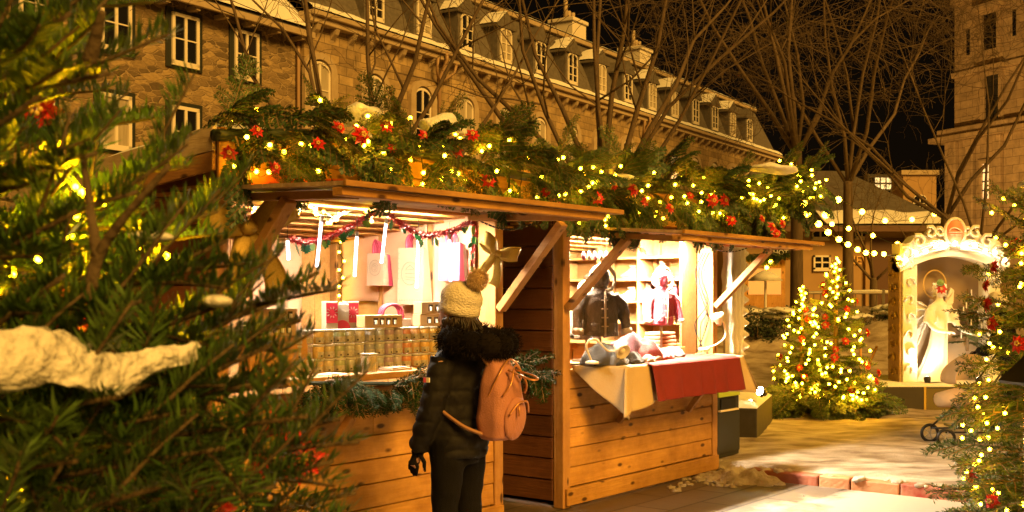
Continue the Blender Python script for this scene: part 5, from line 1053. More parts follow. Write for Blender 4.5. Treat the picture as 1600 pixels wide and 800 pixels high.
# ================================================================== PEOPLE
SKIN = mat('skin', (.52, .29, .20), .5, sss=.2); BLKP = mat('black_puffer_nylon', (.010, .009, .009), .7, bump=.25, bscale=22, spec=.2); BLKJ = mat('black_denim', (.006, .0055, .006), .9, bump=.2, bscale=140, spec=.15)
FUR = mat('black_fur', (.008, .006, .005), .95, island=.6, spec=.1); HAIR = mat('dark_hair', (.028, .016, .010), .5, island=.4); KNIT = mat('cream_knit', (.80, .73, .62), .95, (.87, .80, .70), 30, (1, 1, 2.2), bump=.9, bscale=75)
BRFUR = mat('brown_fur', (.50, .35, .19), .8, island=.5); PACK = mat('salmon_canvas', (.42, .175, .125), .8, (.48, .21, .15), 8, bump=.3, bscale=150); COPPER = mat('copper_zip', (.60, .27, .10), .35, metal=.6); TANL = mat('tan_leather', (.34, .17, .08), .6)
def hand(mb, w, d, side, palm_out, s=1.0, curl=.5):
    w = Vector(w); d = Vector(d).normalized(); t_ = Vector(palm_out).normalized(); fw = d.cross(t_).normalized() * side
    mb.tube([w, w + d * .03 * s, w + d * .085 * s], [.024 * s, .032 * s, .036 * s], 10, flat=.5)
    for k, l in enumerate((.066, .076, .07, .055)):
        b = w + d * .078 * s + fw * (.026 - .0175 * k) * s; p = [b]; dd = d.copy()
        for q in range(3): dd = (dd + t_ * curl * .45).normalized(); p.append(p[-1] + dd * l * (.42, .33, .25)[q] * s)
        mb.tube(p, [.0095 * s, .009 * s, .008 * s, .0062 * s], 8)
    b = w + d * .025 * s + fw * .026 * s; dd = (d * .7 + fw * .7 + t_ * .35).normalized(); mb.tube([b, b + dd * .035 * s, b + (dd + d * .5).normalized() * .065 * s, b + (dd + d * .9 + t_ * .3).normalized() * .088 * s], [.012 * s, .0115 * s, .010 * s, .007 * s], 8)
def ring(cx, cy, z, rx, ry, n=22, tilt=0): return [Vector((cx + rx * math.cos(a), cy + ry * math.sin(a), z + tilt * math.cos(a))) for a in [math.tau * i / n for i in range(n)]]
def fur(name, centers, m, parent, n, L, seed, wd=.0016):
    rg = random.Random(seed); A, D, W = [], [], []
    for i in range(n):
        c, r = centers[rg.randrange(len(centers))]; v = Vector((rg.gauss(0, 1), rg.gauss(0, 1), rg.gauss(0, 1))).normalized(); A.append(Vector(c) + Vector((v.x * r[0], v.y * r[1], v.z * r[2]))); dd = (v + Vector((rg.gauss(0, .35), rg.gauss(0, .35), rg.gauss(0, .35) - .15))).normalized(); D.append(dd); W.append(dd.orthogonal().normalized())
    mb = MB()
    for c, r in centers: mb.ball(c, 1, 14, 10, r)
    mb.blades(A, D, W, [L * rg.uniform(.6, 1.2) for _ in range(n)], [wd] * n); return mb.build(name, m, parent)
def figure(label, loc, rz, s, lean, push):
    t = thing('person', label, 'person', loc, rz); t.scale = (s, s, s); fx = lambda z: lean * max(0, z - .85) ** 1.15          # forward lean
    mb = MB()
    mb.loft([ring(fx(z) + cx, 0, z, rx, ry) for z, cx, rx, ry in ((.80, 0, .10, .14), (.90, -.01, .115, .165), (1.02, 0, .095, .135), (1.18, 0, .11, .155), (1.29, -.01, .095, .165), (1.34, -.01, .06, .09), (1.40, 0, .05, .05), (1.45, .01, .05, .05))])
    hx = fx(1.5) + .015; hz = 1.505
    mb.ball((hx, 0, hz + .02), 1, 18, 14, (.098, .076, .118)); mb.ball((hx + .03, 0, hz - .045), 1, 14, 10, (.066, .058, .062)); mb.tube([(hx + .088, 0, hz + .012), (hx + .104, 0, hz - .012), (hx + .112, 0, hz - .028), (hx + .09, 0, hz - .038)], [.010, .012, .014, .010], 8)
    for q in (-1, 1): mb.ball((hx - .005, q * .078, hz - .005), 1, 8, 8, (.018, .010, .03))
    mb.tube([(hx + .085, -.02, hz - .062), (hx + .094, 0, hz - .061), (hx + .085, .02, hz - .062)], .008, 8)
    legs = {}
    for q in (-1, 1):
        L_ = [(0, q * .09, .88), (.005, q * .092, .70), (.01 + .01 * q, q * .092, .48), (-.01 + .01 * q, q * .094, .28), (-.02, q * .095, .09)]; legs[q] = L_; mb.tube(bez(L_, 4), [.085, .083, .08, .076, .072, .066, .06, .055, .05, .052, .054, .052, .046, .04, .035, .034, .034][:17], 14)
        mb.tube([(-.05, q * .095, .05), (.03, q * .097, .045), (.13, q * .10, .03)], [.036, .04, .03], 12)
    arms = {}
    for q in (-1, 1):
        sh = Vector((fx(1.29) - .01, q * .155, 1.28))
        P = [sh, Vector((fx(1.05) + .015, q * .205, 1.05)), Vector((fx(.9) + .115, q * .19, .82))] if not push else [sh, Vector((fx(1.05) + .14, q * .22, 1.04)), Vector((fx(1.05) + .28, q * .16, 1.0))]
        arms[q] = P; mb.tube(bez(P, 5), [.052, .05, .048, .046, .044, .042, .04, .037, .034, .03, .027], 12); dv = (P[2] - P[1]).normalized(); hand(mb, P[2], dv, q, Vector((0, -q, 0)) if not push else Vector((0, 0, -1)), 1.0, .5 if not push else 1.3)
    body = remesh(mb.build('body', SKIN, t), .0085, 2)
    e = MB()
    for q in (-1, 1): e.ball((hx + .086, q * .031, hz + .018), .0115, 8, 6)
    e.build('eyes', WHITEP, t, smooth=True); b_ = MB()
    for q in (-1, 1): b_.tube([(hx + .093, q * .012, hz + .042), (hx + .094, q * .03, hz + .048), (hx + .084, q * .05, hz + .042)], .0045, 6); b_.ball((hx + .0955, q * .031, hz + .018), .005, 6, 5)
    b_.build('brows', HAIR, t, smooth=True)
    # trousers and boots
    mb = MB()
    mb.loft([ring(0, 0, z, rx, ry) for z, rx, ry in ((.74, .09, .15), (.82, .125, .17), (.92, .13, .175), (.98, .12, .165))])
    for q in (-1, 1): mb.tube(bez(legs[q][:4] + [(-.02, q * .095, .16)], 4), [.10, .098, .095, .09, .086, .08, .074, .069, .066, .066, .067, .066, .062, .056, .052, .05, .05], 16)
    tr_ = remesh(mb.build('trousers', BLKJ, t), .009, 2)
    for v in tr_.data.vertices: v.co += noise.noise_vector(Vector((v.co.x * 9, v.co.y * 9, v.co.z * 17))) * .007
    for q in (-1, 1): MB().tube([(-.03, q * .095, .26), (-.03, q * .095, .10), (-.005, q * .096, .055), (.07, q * .098, .045), (.145, q * .10, .038)], [.06, .058, .058, .05, .036], 14).build('boot', BLKP, t, smooth=True)
    # jacket with sleeves
    mb = MB()
    mb.loft([ring(fx(z) + cx, 0, z, rx, ry, 28) for z, cx, rx, ry in ((.775, 0, .125, .17), (.80, 0, .137, .178), (.90, -.005, .135, .18), (1.0, 0, .125, .165), (1.1, 0, .128, .168), (1.2, -.005, .13, .175), (1.28, -.01, .115, .175), (1.34, -.01, .09, .13), (1.40, 0, .08, .085))])
    for q in (-1, 1): P = arms[q]; mb.tube(bez([P[0] + Vector((0, -q * .02, .0)), P[1], P[2]], 6), [.072, .073, .072, .07, .068, .066, .064, .062, .06, .057, .054, .052, .048], 16)
    j = remesh(mb.build('jacket', BLKP, t), .010, 3)
    for v in j.data.vertices:                                      # quilted channels
        c = v.co; out = Vector((c.x - fx(c.z), c.y, 0)); out = out.normalized() if out.length > 1e-4 else out; v.co = c + out * (.009 * abs(math.sin(c.z * math.pi / .075)) ** .6 - .004) + noise.noise_vector(c * 14) * .008 + noise.noise_vector(c * 34) * .004
    for q in (-1, 1):
        P = arms[q]; dv = (P[2] - P[1]).normalized(); g = MB(); g.tube([P[2] - dv * .015, P[2] + dv * .02], [.034, .034], 10); hand(g, P[2] - dv * .004, dv, q, Vector((0, -q, 0)) if not push else Vector((0, 0, -1)), 1.02, .32 if not push else 1.3); remesh(g.build('glove', BLKJ, t), .006, 1)
    # hood of fur bunched round the neck, hair
    cs = [((fx(1.38) - .10 + .13 * math.cos(a) * (1.2 if math.cos(a) < 0 else .75), .155 * math.sin(a), 1.375 + .02 * math.cos(a)), (.075, .07, .062)) for a in [math.tau * i / 12 for i in range(12)]] + [((fx(1.38) - .24, -.02, 1.335), (.06, .11, .055))]
    fur('fur_hood', cs, FUR, t, 5200, .030, 5)
    hc = [((hx - .03, .0, hz - .03), (.085, .082, .08)), ((hx - .02, .06, hz - .07), (.05, .04, .06)), ((hx - .02, -.06, hz - .07), (.05, .04, .06))]; rg = random.Random(3); h = MB()
    for c, r in hc: h.ball(c, 1, 14, 10, r, amp=.006, fr=30)
    for i in range(90):
        a = rg.uniform(R(60), R(300)); p = Vector((hx - .02 + .085 * math.cos(a), .082 * math.sin(a), hz - .01)); Q = [p]
        for k in range(5): Q.append(Q[-1] + Vector((rg.gauss(0, .010) + .004 * math.cos(a), rg.gauss(0, .010), -.021)))
        h.tube(Q, [.006, .006, .005, .005, .004, .002], 5)
    h.build('hair', HAIR, t, smooth=True)
    hat = MB(); T = Matrix.Translation((hx - .016, 0, hz + .018)) @ Matrix.Rotation(R(-14), 4, 'Y')
    prof = [(.102, -.015), (.113, .0), (.114, .03), (.108, .035), (.116, .06), (.112, .09), (.092, .125), (.06, .145), (.02, .155), (.002, .156)]
    hat.lathe([(r_ * .94, z_) for r_, z_ in prof], n=36, M=T)
    for i, v in enumerate(hat.v):
        a = (i % 36); p = Vector(v); hat.v[i] = tuple(p + Vector((p.x - hx, p.y, 0)).normalized() * .0035 * (1 if a % 2 else -1))
    hat.build('knit_hat', KNIT, t, smooth=True); pc = T @ Vector((-.03, 0, .185)); fur('pompom', [(tuple(pc + Vector((-.045, 0, -.01))), (.038, .042, .038))], BRFUR, t, 1500, .028, 7, .0012)
    return t, arms, fx
pw = Vector((at(717, 463, 5.7).x, 5.7, 0)); prz = R(146)
wm, arms, fx = figure('woman seen from behind in a cream pompom hat and black fur-hooded puffer jacket', pw, prz, .975, .0, False)
q = arms[1]; c = q[0].lerp(q[1], .42) + Vector((.012, .076, 0)); MB().box((c.x - .018, c.y - .004, c.z - .012), (c.x - .001, c.y + .004, c.z + .012)).build('sleeve_flag_white', WHITEP, wm); MB().box((c.x, c.y - .004, c.z - .012), (c.x + .018, c.y + .004, c.z + .012)).build('sleeve_flag_red', PINKC, wm)
# the backpack
WM = Matrix.Translation(pw) @ Matrix.Rotation(prz, 4, 'Z')
t = thing('backpack', 'salmon pink backpack with copper zips worn by the woman in the pompom hat', 'backpack', WM @ Vector((-.150, -.02, .865)), prz); t.rotation_euler = (0, R(-7), prz); t.scale = (.9, .84, .98)
mb = MB(); rings = []
for z, dx, rx, ry in ((0, -.07, .055, .10), (.02, -.08, .085, .125), (.10, -.085, .105, .14), (.2, -.08, .10, .138), (.29, -.065, .082, .125), (.35, -.05, .06, .105), (.40, -.035, .035, .085), (.415, -.03, .012, .05)):
    rings.append([Vector((dx + math.copysign(abs(math.cos(a)) ** .6, math.cos(a)) * rx, math.copysign(abs(math.sin(a)) ** .6, math.sin(a)) * ry, z)) for a in [math.tau * i / 28 for i in range(28)]])
mb.loft(rings); b = remesh(mb.build('bag_body', PACK, t), .008, 4)
for v in b.data.vertices: v.co += noise.noise_vector(v.co * 12) * .007
mb = MB(); mb.ball((-.18, 0, .12), 1, 18, 12, (.035, .105, .11)); mb.build('front_pocket', PACK, t, smooth=True)
for pts in ([(-.205, -.10, .15), (-.222, -.05, .205), (-.225, 0, .215), (-.222, .05, .205), (-.205, .10, .15)], [(-.06, -.13, .19), (-.12, -.122, .33), (-.11, 0, .41), (-.12, .122, .33), (-.06, .13, .19)], [(-.16, -.115, .24), (-.182, -.08, .30), (-.15, 0, .385), (-.182, .08, .30), (-.16, .115, .24)]): MB().tube(bez(pts, 6), .0055, 6).build('zip', COPPER, t, smooth=True)
MB().tube([(-.222, .045, .205), (-.232, .047, .17), (-.236, .047, .145)], [.004, .007, .005], 8).build('zip_pull', COPPER, t, smooth=True)
MB().tube(bez([(-.13, -.03, .36), (-.25, -.04, .345), (-.29, -.01, .335), (-.26, .03, .335), (-.13, .04, .36)], 6), .009, 8, flat=.5).build('handle', COPPER, t, smooth=True)
for q in (-1, 1): MB().tube(bez([(-.02, q * .075, .37), (.07, q * .12, .45), (.20, q * .16, .42), (.31, q * .16, .30), (.23, q * .215, .16), (.05, q * .20, .07), (-.05, q * .12, .03)], 8), .026, 10, flat=.4).build('strap', TANL if q > 0 else PACK, t, smooth=True)
# a second person pushing a stroller past the angel
STR = Vector((at(1508, 463, 11.6).x, 11.6, .05))
figure('dark-clad person bending over the stroller handle behind the lit fir', STR + Vector((.60, .30, 0)), R(150), .93, .25, True)
t = thing('baby_stroller', 'beige baby stroller with a dark frame in front of the angel stage', 'stroller', STR, 0); BEI = mat('beige_stroller_cloth', (.42, .27, .13), .8, (.5, .33, .17), 7, bump=.3); FR = mat('dark_frame', (.02, .018, .016), .35, metal=.5)
mb = MB(); mb.grid(lambda a, b: Vector((.06 + .24 * math.cos(R(190 - 150 * a)), (b - .5) * .40, .66 + .26 * math.sin(R(190 - 150 * a)) * (.75 + .25 * math.sin(math.pi * b)))), 14, 8); o = mb.build('hood', BEI, t, smooth=True); o.modifiers.new('t', 'SOLIDIFY').thickness = .012
mb = MB(); mb.loft([ring(x, 0, z, .001, .001, 14) if 0 else [Vector((x, w * math.cos(a), z + h * math.sin(a))) for a in [math.tau * i / 14 for i in range(14)]] for x, z, w, h in ((-.30, .44, .05, .03), (-.27, .45, .15, .075), (-.1, .47, .19, .10), (.1, .50, .2, .12), (.26, .54, .19, .12), (.31, .56, .1, .07))]); mb.build('footmuff', BEI, t, smooth=True)
MB().box((-.05, -.17, .56), (.24, .17, .60)).build('seat', FR, t, bevel=.02)
for q in (-1, 1):
    mb = MB(); mb.tube([(-.28, q * .20, .15), (.1, q * .2, .48), (.42, q * .2, .93)], .011, 8); mb.tube([(.26, q * .2, .13), (.02, q * .2, .44)], .011, 8); mb.tube([(-.28, q * .2, .14), (.26, q * .2, .14)], .009, 8); mb.build('frame_side', FR, t, smooth=True)
    for x, r in ((-.28, .085), (.26, .11)):
        wv = MB(); wv.tube([(x + r * math.cos(a), q * .22, r + r * .0 + r * math.sin(a)) for a in [math.tau * i / 20 for i in range(21)]], .017, 8); wh = wv.build('wheel', FR, t, smooth=True); sp = MB()
        for k in range(5): a = math.tau * k / 5; sp.bar((x, q * .22, r), (x + r * math.cos(a), q * .22, r + r * math.sin(a)), .012, .010)
        sp.build('spokes', mat('grey_spokes', (.2, .18, .15), .4), wh)
MB().tube([(.42, -.2, .93), (.46, 0, .95), (.42, .2, .93)], .014, 8).build('handle', FR, t, smooth=True); MB().box((-.16, -.17, .17), (.2, .17, .20)).build('basket', FR, t, bevel=.01)

# ================================================================== THE ANGEL DISPLAY
AX = Vector((at(1486, 463, 15.3).x, 15.3, .06)); STB = mat('stage_black', (.025, .02, .015), .55, (.05, .04, .025), 3)
t = thing('black_stage', 'low black stage with a snowy top under the angel display', 'stage', AX, 0); MB().box((-1.24, -.42, -.05), (1.3, 1.3, .31)).build('stage_body', STB, t, bevel=.01); MB().box((-.52, -.428, .0), (-.49, -.421, .31)).build('yellow_strip', mat('yellow_strip', (.5, .34, .06), .5), t); MB().box((-.485, -.426, .01), (1.25, -.421, .29)).build('olive_banner', mat('olive_banner', (.13, .10, .03), .6), t)
mb = MB(); mb.grid(lambda a, b: (-1.24 + 2.54 * a, -.42 + 1.72 * b, .312 + .035 * min(1, min(a, 1 - a, b, 1 - b) * 14) ** .5 * (1 + .7 * noise.noise(Vector((a * 9, b * 6, 2))))), 40, 26); mb.build('snow_cover', SNOW, t, smooth=True)
IV = mat('ivory_plaster', (.80, .76, .68), .45, (.86, .83, .77), 5, bump=.3, bscale=30); BRZ = mat('carved_gilt_wood', (.30, .18, .07), .35, (.5, .33, .14), 20, metal=.4); PANEL = mat('faded_mural', (.30, .20, .115), .6, (.46, .35, .23), 1.6)
t = thing('angel_niche', 'ornate white niche with a scrolled crest and carved dark sides', 'niche', AX + Vector((0, 0, .34)), 0)
MB().box((-.46, .32, 0), (.52, .36, 1.75)).build('back_panel', PANEL, t)
for x0, x1 in ((-.66, -.46), (.5, .66)):
    p = MB().box((x0, -.02, 0), (x1, .36, 1.72)).build('pillar', IV, t, bevel=.015)
    for k in range(7):
        mb = MB(); c = Vector(((x0 + x1) / 2, -.035, .16 + .235 * k)); s = 1 if k % 2 else -1; mb.tube([c + Vector((s * (.075 - .011 * i) * math.cos(i * .75), 0, (.10 - .012 * i) * math.sin(i * .75))) for i in range(7)], [.016] * 7, 7)
        mb.build('scroll_carving', IV, p, smooth=True)
p = MB().box((-.70, .0, 0), (-.662, .46, 1.74)).build('side_panel', BRZ, t, bevel=.01); mb = MB()
for k in range(9):
    c = Vector((-.715, .23, .12 + .19 * k)); s = 1 if k % 2 else -1; mb.tube([c + Vector((0, s * (.15 - .02 * i) * math.cos(i * .8), (.085 - .01 * i) * math.sin(i * .8))) for i in range(8)], [.018] * 8, 7)
mb.build('side_carving', BRZ, p, smooth=True)
mb = MB()
def arc(x): return 1.70 + .30 * math.cos(x / .74 * 1.35)
mb.loft([[Vector((x, -.04, arc(x) - .30)), Vector((x, .3, arc(x) - .30)), Vector((x, .3, arc(x) + .06 + .035 * math.sin(x * 24))), Vector((x, -.04, arc(x) + .06 + .035 * math.sin(x * 24)))] for x in [-.70 + 1.40 * i / 20 for i in range(21)]]); cr = mb.build('crest', IV, t)
mb = MB()
for q in (-1, 1):
    for (x, z, r, n) in ((.62, 1.74, .11, 9), (.46, 1.90, .10, 9), (.30, 2.02, .09, 9), (.72, 1.60, .08, 8), (.18, 2.02, .07, 8)):
        mb.tube([Vector((q * (x + r * (1 - i / n * .8) * math.cos(i * .85 + 1)), -.07, z + r * (1 - i / n * .8) * math.sin(i * .85 + 1))) for i in range(n)], [.026 - .001 * i for i in range(n)], 8)
    for k in range(9):
        a = R(4 + 17 * k); mb.tube(bez([(q * .10, -.07, 1.80), (q * (.10 + .22 * math.cos(a * .7)), -.10, 1.74 + .18 * math.sin(a)), (q * (.16 + .38 * math.cos(a * .75)), -.08, 1.66 + .2 * math.sin(a))], 5), [.018 - .0012 * i for i in range(11)], 7)
    for k in range(0): mb.tube(bez([(q * (.12 + .09 * k), -.06, 1.62), (q * (.16 + .1 * k), -.08, 1.53 - .02 * k), (q * (.11 + .1 * k), -.06, 1.50 - .02 * k)], 4), .018, 7)
mb.build('crest_scrolls', IV, cr, smooth=True)
md = MB(); md.lathe([(.001, .0), (.155, .005), (.165, .03), (.15, .045), (.001, .06)], n=28, M=Matrix.Translation((0.02, -.05, 2.02)) @ Matrix.Rotation(R(90), 4, 'X') @ Matrix.Diagonal((.82, 1.15, 1, 1))); o = md.build('medallion', mat('salmon_medallion', (.66, .26, .16), .5), cr, smooth=True)
mb = MB(); mb.tube(bez([(-.07, -.118, 2.04), (-.03, -.12, 2.075), (.03, -.12, 2.075), (.1, -.118, 2.03)], 5), .008, 6); mb.tube([(-.07, -.118, 2.02), (.11, -.118, 2.02)], .007, 6); mb.tube([(-.05, -.117, 1.985), (.09, -.117, 1.985)], .006, 6); mb.build('medallion_marks', IV, o, smooth=True)
mb = MB(); mb.tube([(.02 + .135 * math.cos(a), -.085, 2.02 + .185 * math.sin(a)) for a in [math.tau * i / 32 for i in range(33)]], .022, 8); mb.build('medallion_rim', IV, o, smooth=True)
# the angel
t = thing('angel_statue', 'ivory angel statue with wings, halo and a red flower over its face', 'statue', AX + Vector((-.13, .12, .345)), R(8)); mb = MB()
rings = []
for z, cx, cy_, rx, ry in ((0, -.10, 0, .27, .15), (.04, -.10, 0, .25, .14), (.25, -.05, 0, .17, .12), (.5, .0, 0, .125, .10), (.68, .02, 0, .115, .095), (.82, .02, 0, .10, .085), (.95, .02, 0, .12, .085), (1.05, .02, 0, .115, .075), (1.09, .02, 0, .06, .05), (1.14, .02, 0, .042, .042)):
    rings.append([Vector((cx + (rx + .018 * math.sin(a * 9 + z * 2) * max(0, 1 - z / .8)) * math.cos(a), cy_ + (ry + .016 * math.sin(a * 9 + z * 2) * max(0, 1 - z / .8)) * math.sin(a), z)) for a in [math.tau * i / 40 for i in range(40)]])
mb.loft(rings); mb.ball((.02, -.01, 1.24), 1, 16, 12, (.075, .085, .10))
mb.tube(bez([(-.09, -.02, 1.02), (-.17, -.06, .86), (-.12, -.14, .72), (.03, -.16, .68)], 6), [.055 - .0015 * i for i in range(19)], 12); mb.tube(bez([(.13, -.02, 1.02), (.19, -.05, .86), (.25, -.10, .74), (.36, -.15, .66)], 6), [.055 - .0016 * i for i in range(19)], 12)
hand(mb, (.03, -.16, .68), (1, -.1, -.15), 1, (0, -.3, -1), .9, .4); hand(mb, (.36, -.15, .66), (.9, -.2, -.35), -1, (0, -.3, -1), .9, .3)
for q in (0, 1): a = ((-.15, -.05, .88) if q == 0 else (.19, -.05, .88)); mb.loft([[Vector((a[0] + w * math.cos(k), a[1] + w * math.sin(k) * .8, z)) for k in [math.tau * i / 14 for i in range(14)]] for z, w in ((.98, .06), (.88, .075), (.80, .09))])
remesh(mb.build('robed_body', IV, t), .011, 1)
mb = MB(); rg = random.Random(4)
for i in range(60): a = rg.uniform(0, math.tau); mb.tube([Vector((.02 + .075 * math.cos(a) * .9, .0 + .08 * math.sin(a), 1.29 + rg.uniform(-.02, .05))) + Vector((rg.gauss(0, .01), max(-.02, rg.gauss(0, .01)), -.03 * k)) for k in range(5)], .012, 5)
mb.build('hair', IV, t, smooth=True); MB().tube([(.0 + .165 * math.cos(a), .09, 1.32 + .19 * math.sin(a)) for a in [math.tau * i / 36 for i in range(37)]], .011, 8).build('halo', mat('pale_gold', (.7, .5, .2), .4, metal=.3), t, smooth=True)
for q, pts in ((-1, [(-.05, .10, .98), (-.16, .13, 1.08), (-.27, .14, 1.10), (-.32, .14, .98), (-.34, .14, .78), (-.36, .14, .52), (-.30, .14, .62), (-.26, .14, .42), (-.20, .13, .62), (-.12, .12, .70)]), (1, [(.10, .10, .98), (.18, .12, 1.12), (.26, .13, 1.28), (.31, .13, 1.24), (.30, .13, 1.08), (.25, .13, .95), (.2, .12, .86), (.14, .11, .84)])):
    w_ = MB(); w_.prism(pts, None, (0, .035, 0)); wo = w_.build('wing', IV, t, bevel=.01); f_ = MB(); c0 = Vector(pts[0])
    for p in pts[2:-1]:
        for k in (.45, .62, .8): e = c0.lerp(Vector(p), k + .15); b_ = c0.lerp(Vector(p), k - .25); f_.tube([b_ + Vector((0, -.012, 0)), b_.lerp(e, .6) + Vector((0, -.016, 0)), e + Vector((0, -.006, 0))], [.018, .022, .006], 7, flat=.5)
    f_.build('feathers', IV, wo, smooth=True)
poinsettia('big red poinsettia hiding the angel statue face', AX + Vector((-.135, .0, 1.60)), (-.2, -1, .1), 1.35, 'red flowers on the angel', random.Random(1))
o = tag(MB().ball((0, 0, 0), .05, 10, 8, amp=.012, fr=30).build('green_bauble', mat('green_glitter', (.08, .16, .03), .4, (.2, .3, .06), 60), smooth=True), 'green glitter bauble above the red flower on the angel face', 'bauble'); o.location = AX + Vector((-.145, -.01, 1.68))
t = thing('candle_tree', 'small pale tree with white candles behind the angel arm', 'tree', AX + Vector((.30, .2, .75)), 0); rg = random.Random(6); MB().tube([(0, 0, 0), (0, 0, .85)], [.02, .006], 6).build('trunk', TWIG, t)
for i in range(26): f = i / 26; put_bough(t, SPR[i % 3], (0, 0, .1 + .74 * f), (math.cos(i * 2.4), .5 * math.sin(i * 2.4), .1), .40 * (1 - f) + .07, rg)
for i in range(12): f = i / 12; a = rg.uniform(-.5, 3.6); MB().tube([(.22 * (1 - f) * math.cos(a), -.10, .12 + .7 * f), (.22 * (1 - f) * math.cos(a), -.10, .20 + .7 * f)], .009, 8).build('candle', IV, t)
flood('small floodlight at the foot of the angel pillar beside the dark carving', AX + Vector((-.40, -.22, .39)), (.05, .5, 1), 36, (1, .84, .58), size=.045, es=60, spot=120); flood('small floodlight at the foot of the angel robe', AX + Vector((.25, -.32, .39)), (-.25, .65, 1), 14, (1, .84, .58), size=.045, es=60, spot=120)
l = thing('string_lights', 'round warm bulbs along the scrolled crest of the angel niche', 'string lights', AX + Vector((-.66, -.14, 2.0)), 0, 'string lights on evergreens'); bp_ = [AX + Vector((x, -.15, .34 + arc(x) - .16 + .03 * (i % 2))) for i, x in enumerate([-.66 + 1.32 * i / 10 for i in range(11)])]; bulbs_on(l, bp_, .028, mat('crest_bulb', (1, .9, .7), .3, emit=(1, .74, .42), es=35), 'crest', bp_, .006)
for q, (p0, p1) in enumerate((((-1.05, .1, -.0), (-1.05, .1, .78)), ((-1.05, .1, .0), (-.76, .3, .5)))):
    o = tag(MB().tube([Vector(p0), Vector(p1)], .018, 8).build('wooden_prop', PINEV), ['upright thin wooden stake beside the carved side panel', 'slanting thin wooden prop against the carved side panel'][q], 'stake', None); o.location = AX + Vector((-.08, .2, .3))

# ================================================================== THINGS ON THE BANK BEHIND, THE DARK SHADE
def bush(label, loc, rx, ry, rz, n, seed, m, snow=0, lw=.012):
    rg = random.Random(seed); t = thing('snowy_bush', label, 'bush', loc, 0); A, D, W = [], [], []; tw = MB()
    for i in range(26): a = rg.uniform(0, math.tau); e = rg.uniform(.3, 1); tw.tube([(0, 0, 0), (rx * .5 * math.cos(a) * e, ry * .5 * math.sin(a) * e, rz * .6), (rx * .9 * math.cos(a) * e, ry * .9 * math.sin(a) * e, rz * rg.uniform(.7, 1.6))], [.02, .012, .005], 4)
    tw.build('stems', TWIG, t)
    lumps = [(Vector((rg.uniform(-.7, .7) * rx, rg.uniform(-.6, .6) * ry, rz * rg.uniform(.5, 1.5))), rg.uniform(.3, .6)) for _ in range(12)]
    for i in range(n):
        c, s = lumps[rg.randrange(12)]; v = Vector((rg.gauss(0, 1), rg.gauss(0, 1), rg.gauss(0, 1))).normalized() * rg.uniform(.5, 1.1) * s; A.append(c + Vector((v.x * rx, v.y * ry, v.z * rz))); d = (v + Vector((rg.gauss(0, .4), rg.gauss(0, .4), rg.gauss(0, .4)))).normalized(); D.append(d); W.append(d.orthogonal())
    mb = MB(); mb.blades(A, D, W, [.06] * n, [lw] * n); mb.build('foliage', m, t)
    for k in range(snow):
        c, s = lumps[k]; mb = MB(); mb.ball(c + Vector((0, 0, s * rz * .8)), 1, 12, 7, (rx * s * .8, ry * s * .8, .05), amp=.04, fr=7); mb.build('snow_cap', SNOW, t, smooth=True)
    return t
SHR = mat('dark_evergreen_leaves', (.025, .04, .014), .6, island=.5)
bush('dark snowy hedge bush on the bank beside the stall curtain', Vector((4.25, 19.6, .55)), .55, .6, .45, 2600, 1, SHR, 5); bush('dark bush on the bank before the thick tree trunk', Vector((5.0, 20.2, .65)), .55, .5, .40, 2400, 2, SHR, 4)
bush('snow-laden bush behind the lit trees by the railing', Vector((6.85, 20.5, .75)), .5, .4, .34, 1500, 3, SHR, 10); bush('low dark bush between the lit trees and the railing', Vector((6.0, 20.4, .7)), .5, .5, .36, 1800, 4, SHR, 4)
bush('snowy bush on the bank just behind the angel niche', Vector((8.0, 20.8, .8)), .6, .5, .4, 1500, 5, SHR, 6)
t = thing('metal_railing', 'grey metal railing along the top of the snow bank', 'railing', (5.6, 21.6, .9), 0); GRY = mat('grey_metal', (.22, .19, .15), .4, metal=.6)
MB().tube([(0, 0, .72), (4.4, 0, .72)], .02, 8).build('rail', GRY, t); MB().tube([(0, 0, .12), (4.4, 0, .12)], .016, 8).build('rail', GRY, t)
for k in range(34): MB().tube([(.02 + k * .132, 0, .12), (.02 + k * .132, 0, .72)], .009, 6).build('baluster', GRY, t)
for k in range(4): MB().box((k * 1.45, -.025, -.3), (k * 1.45 + .05, .025, .80)).build('post', GRY, t)
mb = MB(); mb.tube([(0, 0, .74), (1.3, 0, .76), (2.0, 0, .74)], [.015, .03, .01], 8); mb.build('rail_snow', SNOW, t, smooth=True)
KX = at(1193, 463, 26).x; t = thing('drinks_kiosk', 'small orange-lit wooden kiosk with greenery on its roof beyond the stall', 'kiosk', (KX, 26, 1.05), 0)
MB().box((-.45, 0, 0), (.5, 1.2, 1.35)).build('kiosk_body', PINEV, t); MB().box((-.6, -.25, 1.35), (.62, 1.3, 1.43)).build('kiosk_roof', PINE, t); rg = random.Random(8)
for i in range(26): put_bough(t, CED[i % 4], (rg.uniform(-.55, .6), -.2, 1.48), (rg.uniform(-1, 1), -.6, rg.uniform(-.3, .4)), .8, rg)
MB().box((-.35, -.012, .55), (.40, -.002, 1.15)).build('serving_hatch', mat('lit_hatch', (.6, .3, .1), .6, emit=(1, .5, .12), es=.45), t)
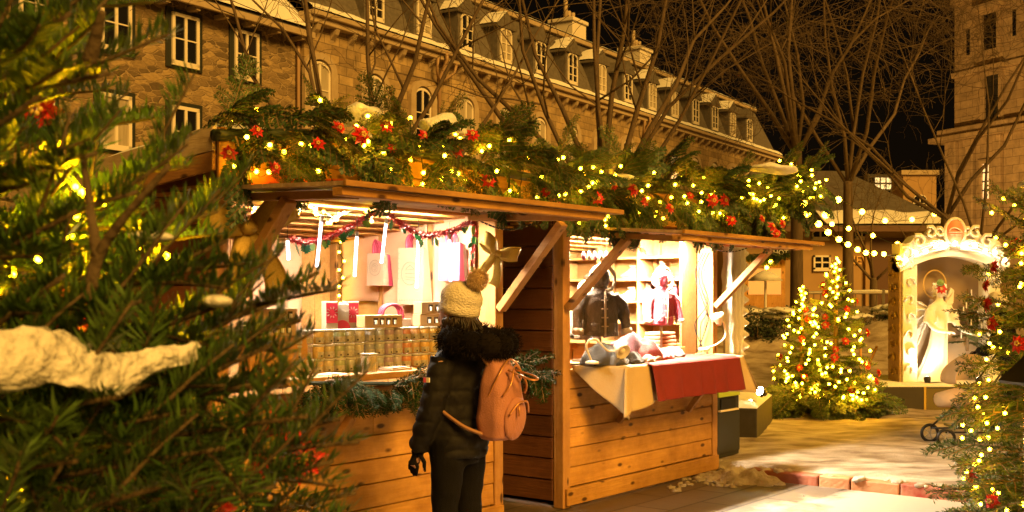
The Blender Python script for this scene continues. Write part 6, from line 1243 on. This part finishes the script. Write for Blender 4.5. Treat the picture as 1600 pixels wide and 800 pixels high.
tc = bpy.data.curves.new('sign_lettering', 'FONT'); tc.body = 'HOT'; tc.size = .16; tc.extrude = .01; to = bpy.data.objects.new('t', tc); me = bpy.data.meshes.new_from_object(to); bpy.data.objects.remove(to); me.materials.append(WHITEP); sb = MB().box((.10, -.33, 1.40), (.56, -.30, 1.62)).build('sign_board', BLACKM, t); lt = link(bpy.data.objects.new('sign_lettering', me)); lt.parent = sb; lt.location = (.14, -.345, 1.45); lt.rotation_euler = (R(90), 0, 0)
bq = [at(1178, 417, 25.4), at(1198, 418, 25.4), at(1204, 409, 25.6)]; l = thing('festoon_lights', 'three bulbs hanging at the little kiosk beyond the stall', 'string lights', bq[0]); bulbs_on(l, bq, .045, BULBFAR, 'kiosk', [q + Vector((0, 0, .2)) for q in bq])
t = thing('snowy_parasol', 'closed-in parasol with a snow-covered top by the kiosk', 'parasol', (at(1196, 463, 22).x, 22, 1.0), 0); MB().tube([(0, 0, 0), (0, 0, 1.0)], .025, 8).build('pole', WHITEP, t); MB().lathe([(.34, .86), (.20, .95), (.02, 1.02)], n=8).build('canopy', IV, t); MB().lathe([(.33, .875), (.2, .985), (.1, 1.04), (.005, 1.07)], n=14).build('snow_cap', SNOW, t, smooth=True)
# the dark metal shade on its post, near the camera
t = thing('metal_lantern_post', 'black metal post with a sloping hood in front of the lit fir', 'lantern post', (at(1668, 463, 4.7).x, 4.7, 0), R(12)); 
MB().lathe([(.26, 0), (.27, .012), (.03, .26), (.001, .27)], (0, 0, 1.19), 4, M=Matrix.Rotation(R(45), 4, 'Z')).build('hood', BLACKM, t); MB().box((-.105, -.105, 0), (.105, .105, 1.10)).build('post_body', BLACKM, t, bevel=.01); MB().box((-.05, -.05, 1.10), (.05, .05, 1.195)).build('neck', BLACKM, t)
for x in (-.112, .112):
    for y in (-.112, .112): MB().tube([(x, y, 0), (x, y, 1.19)], .009, 8).build('corner_rod', mat('bright_steel', (.6, .5, .38), .25, metal=.9), t, smooth=True)
bpy.context.view_layer.update()
flood('unseen added floodlight brightening the tall church tower', Vector((13.3, 36.5, 1.5)), (.55, .52, .62), 9000, (1, .52, .12), .16, 110, 6)  # added lamp, itself unseen, so the tower face is lit
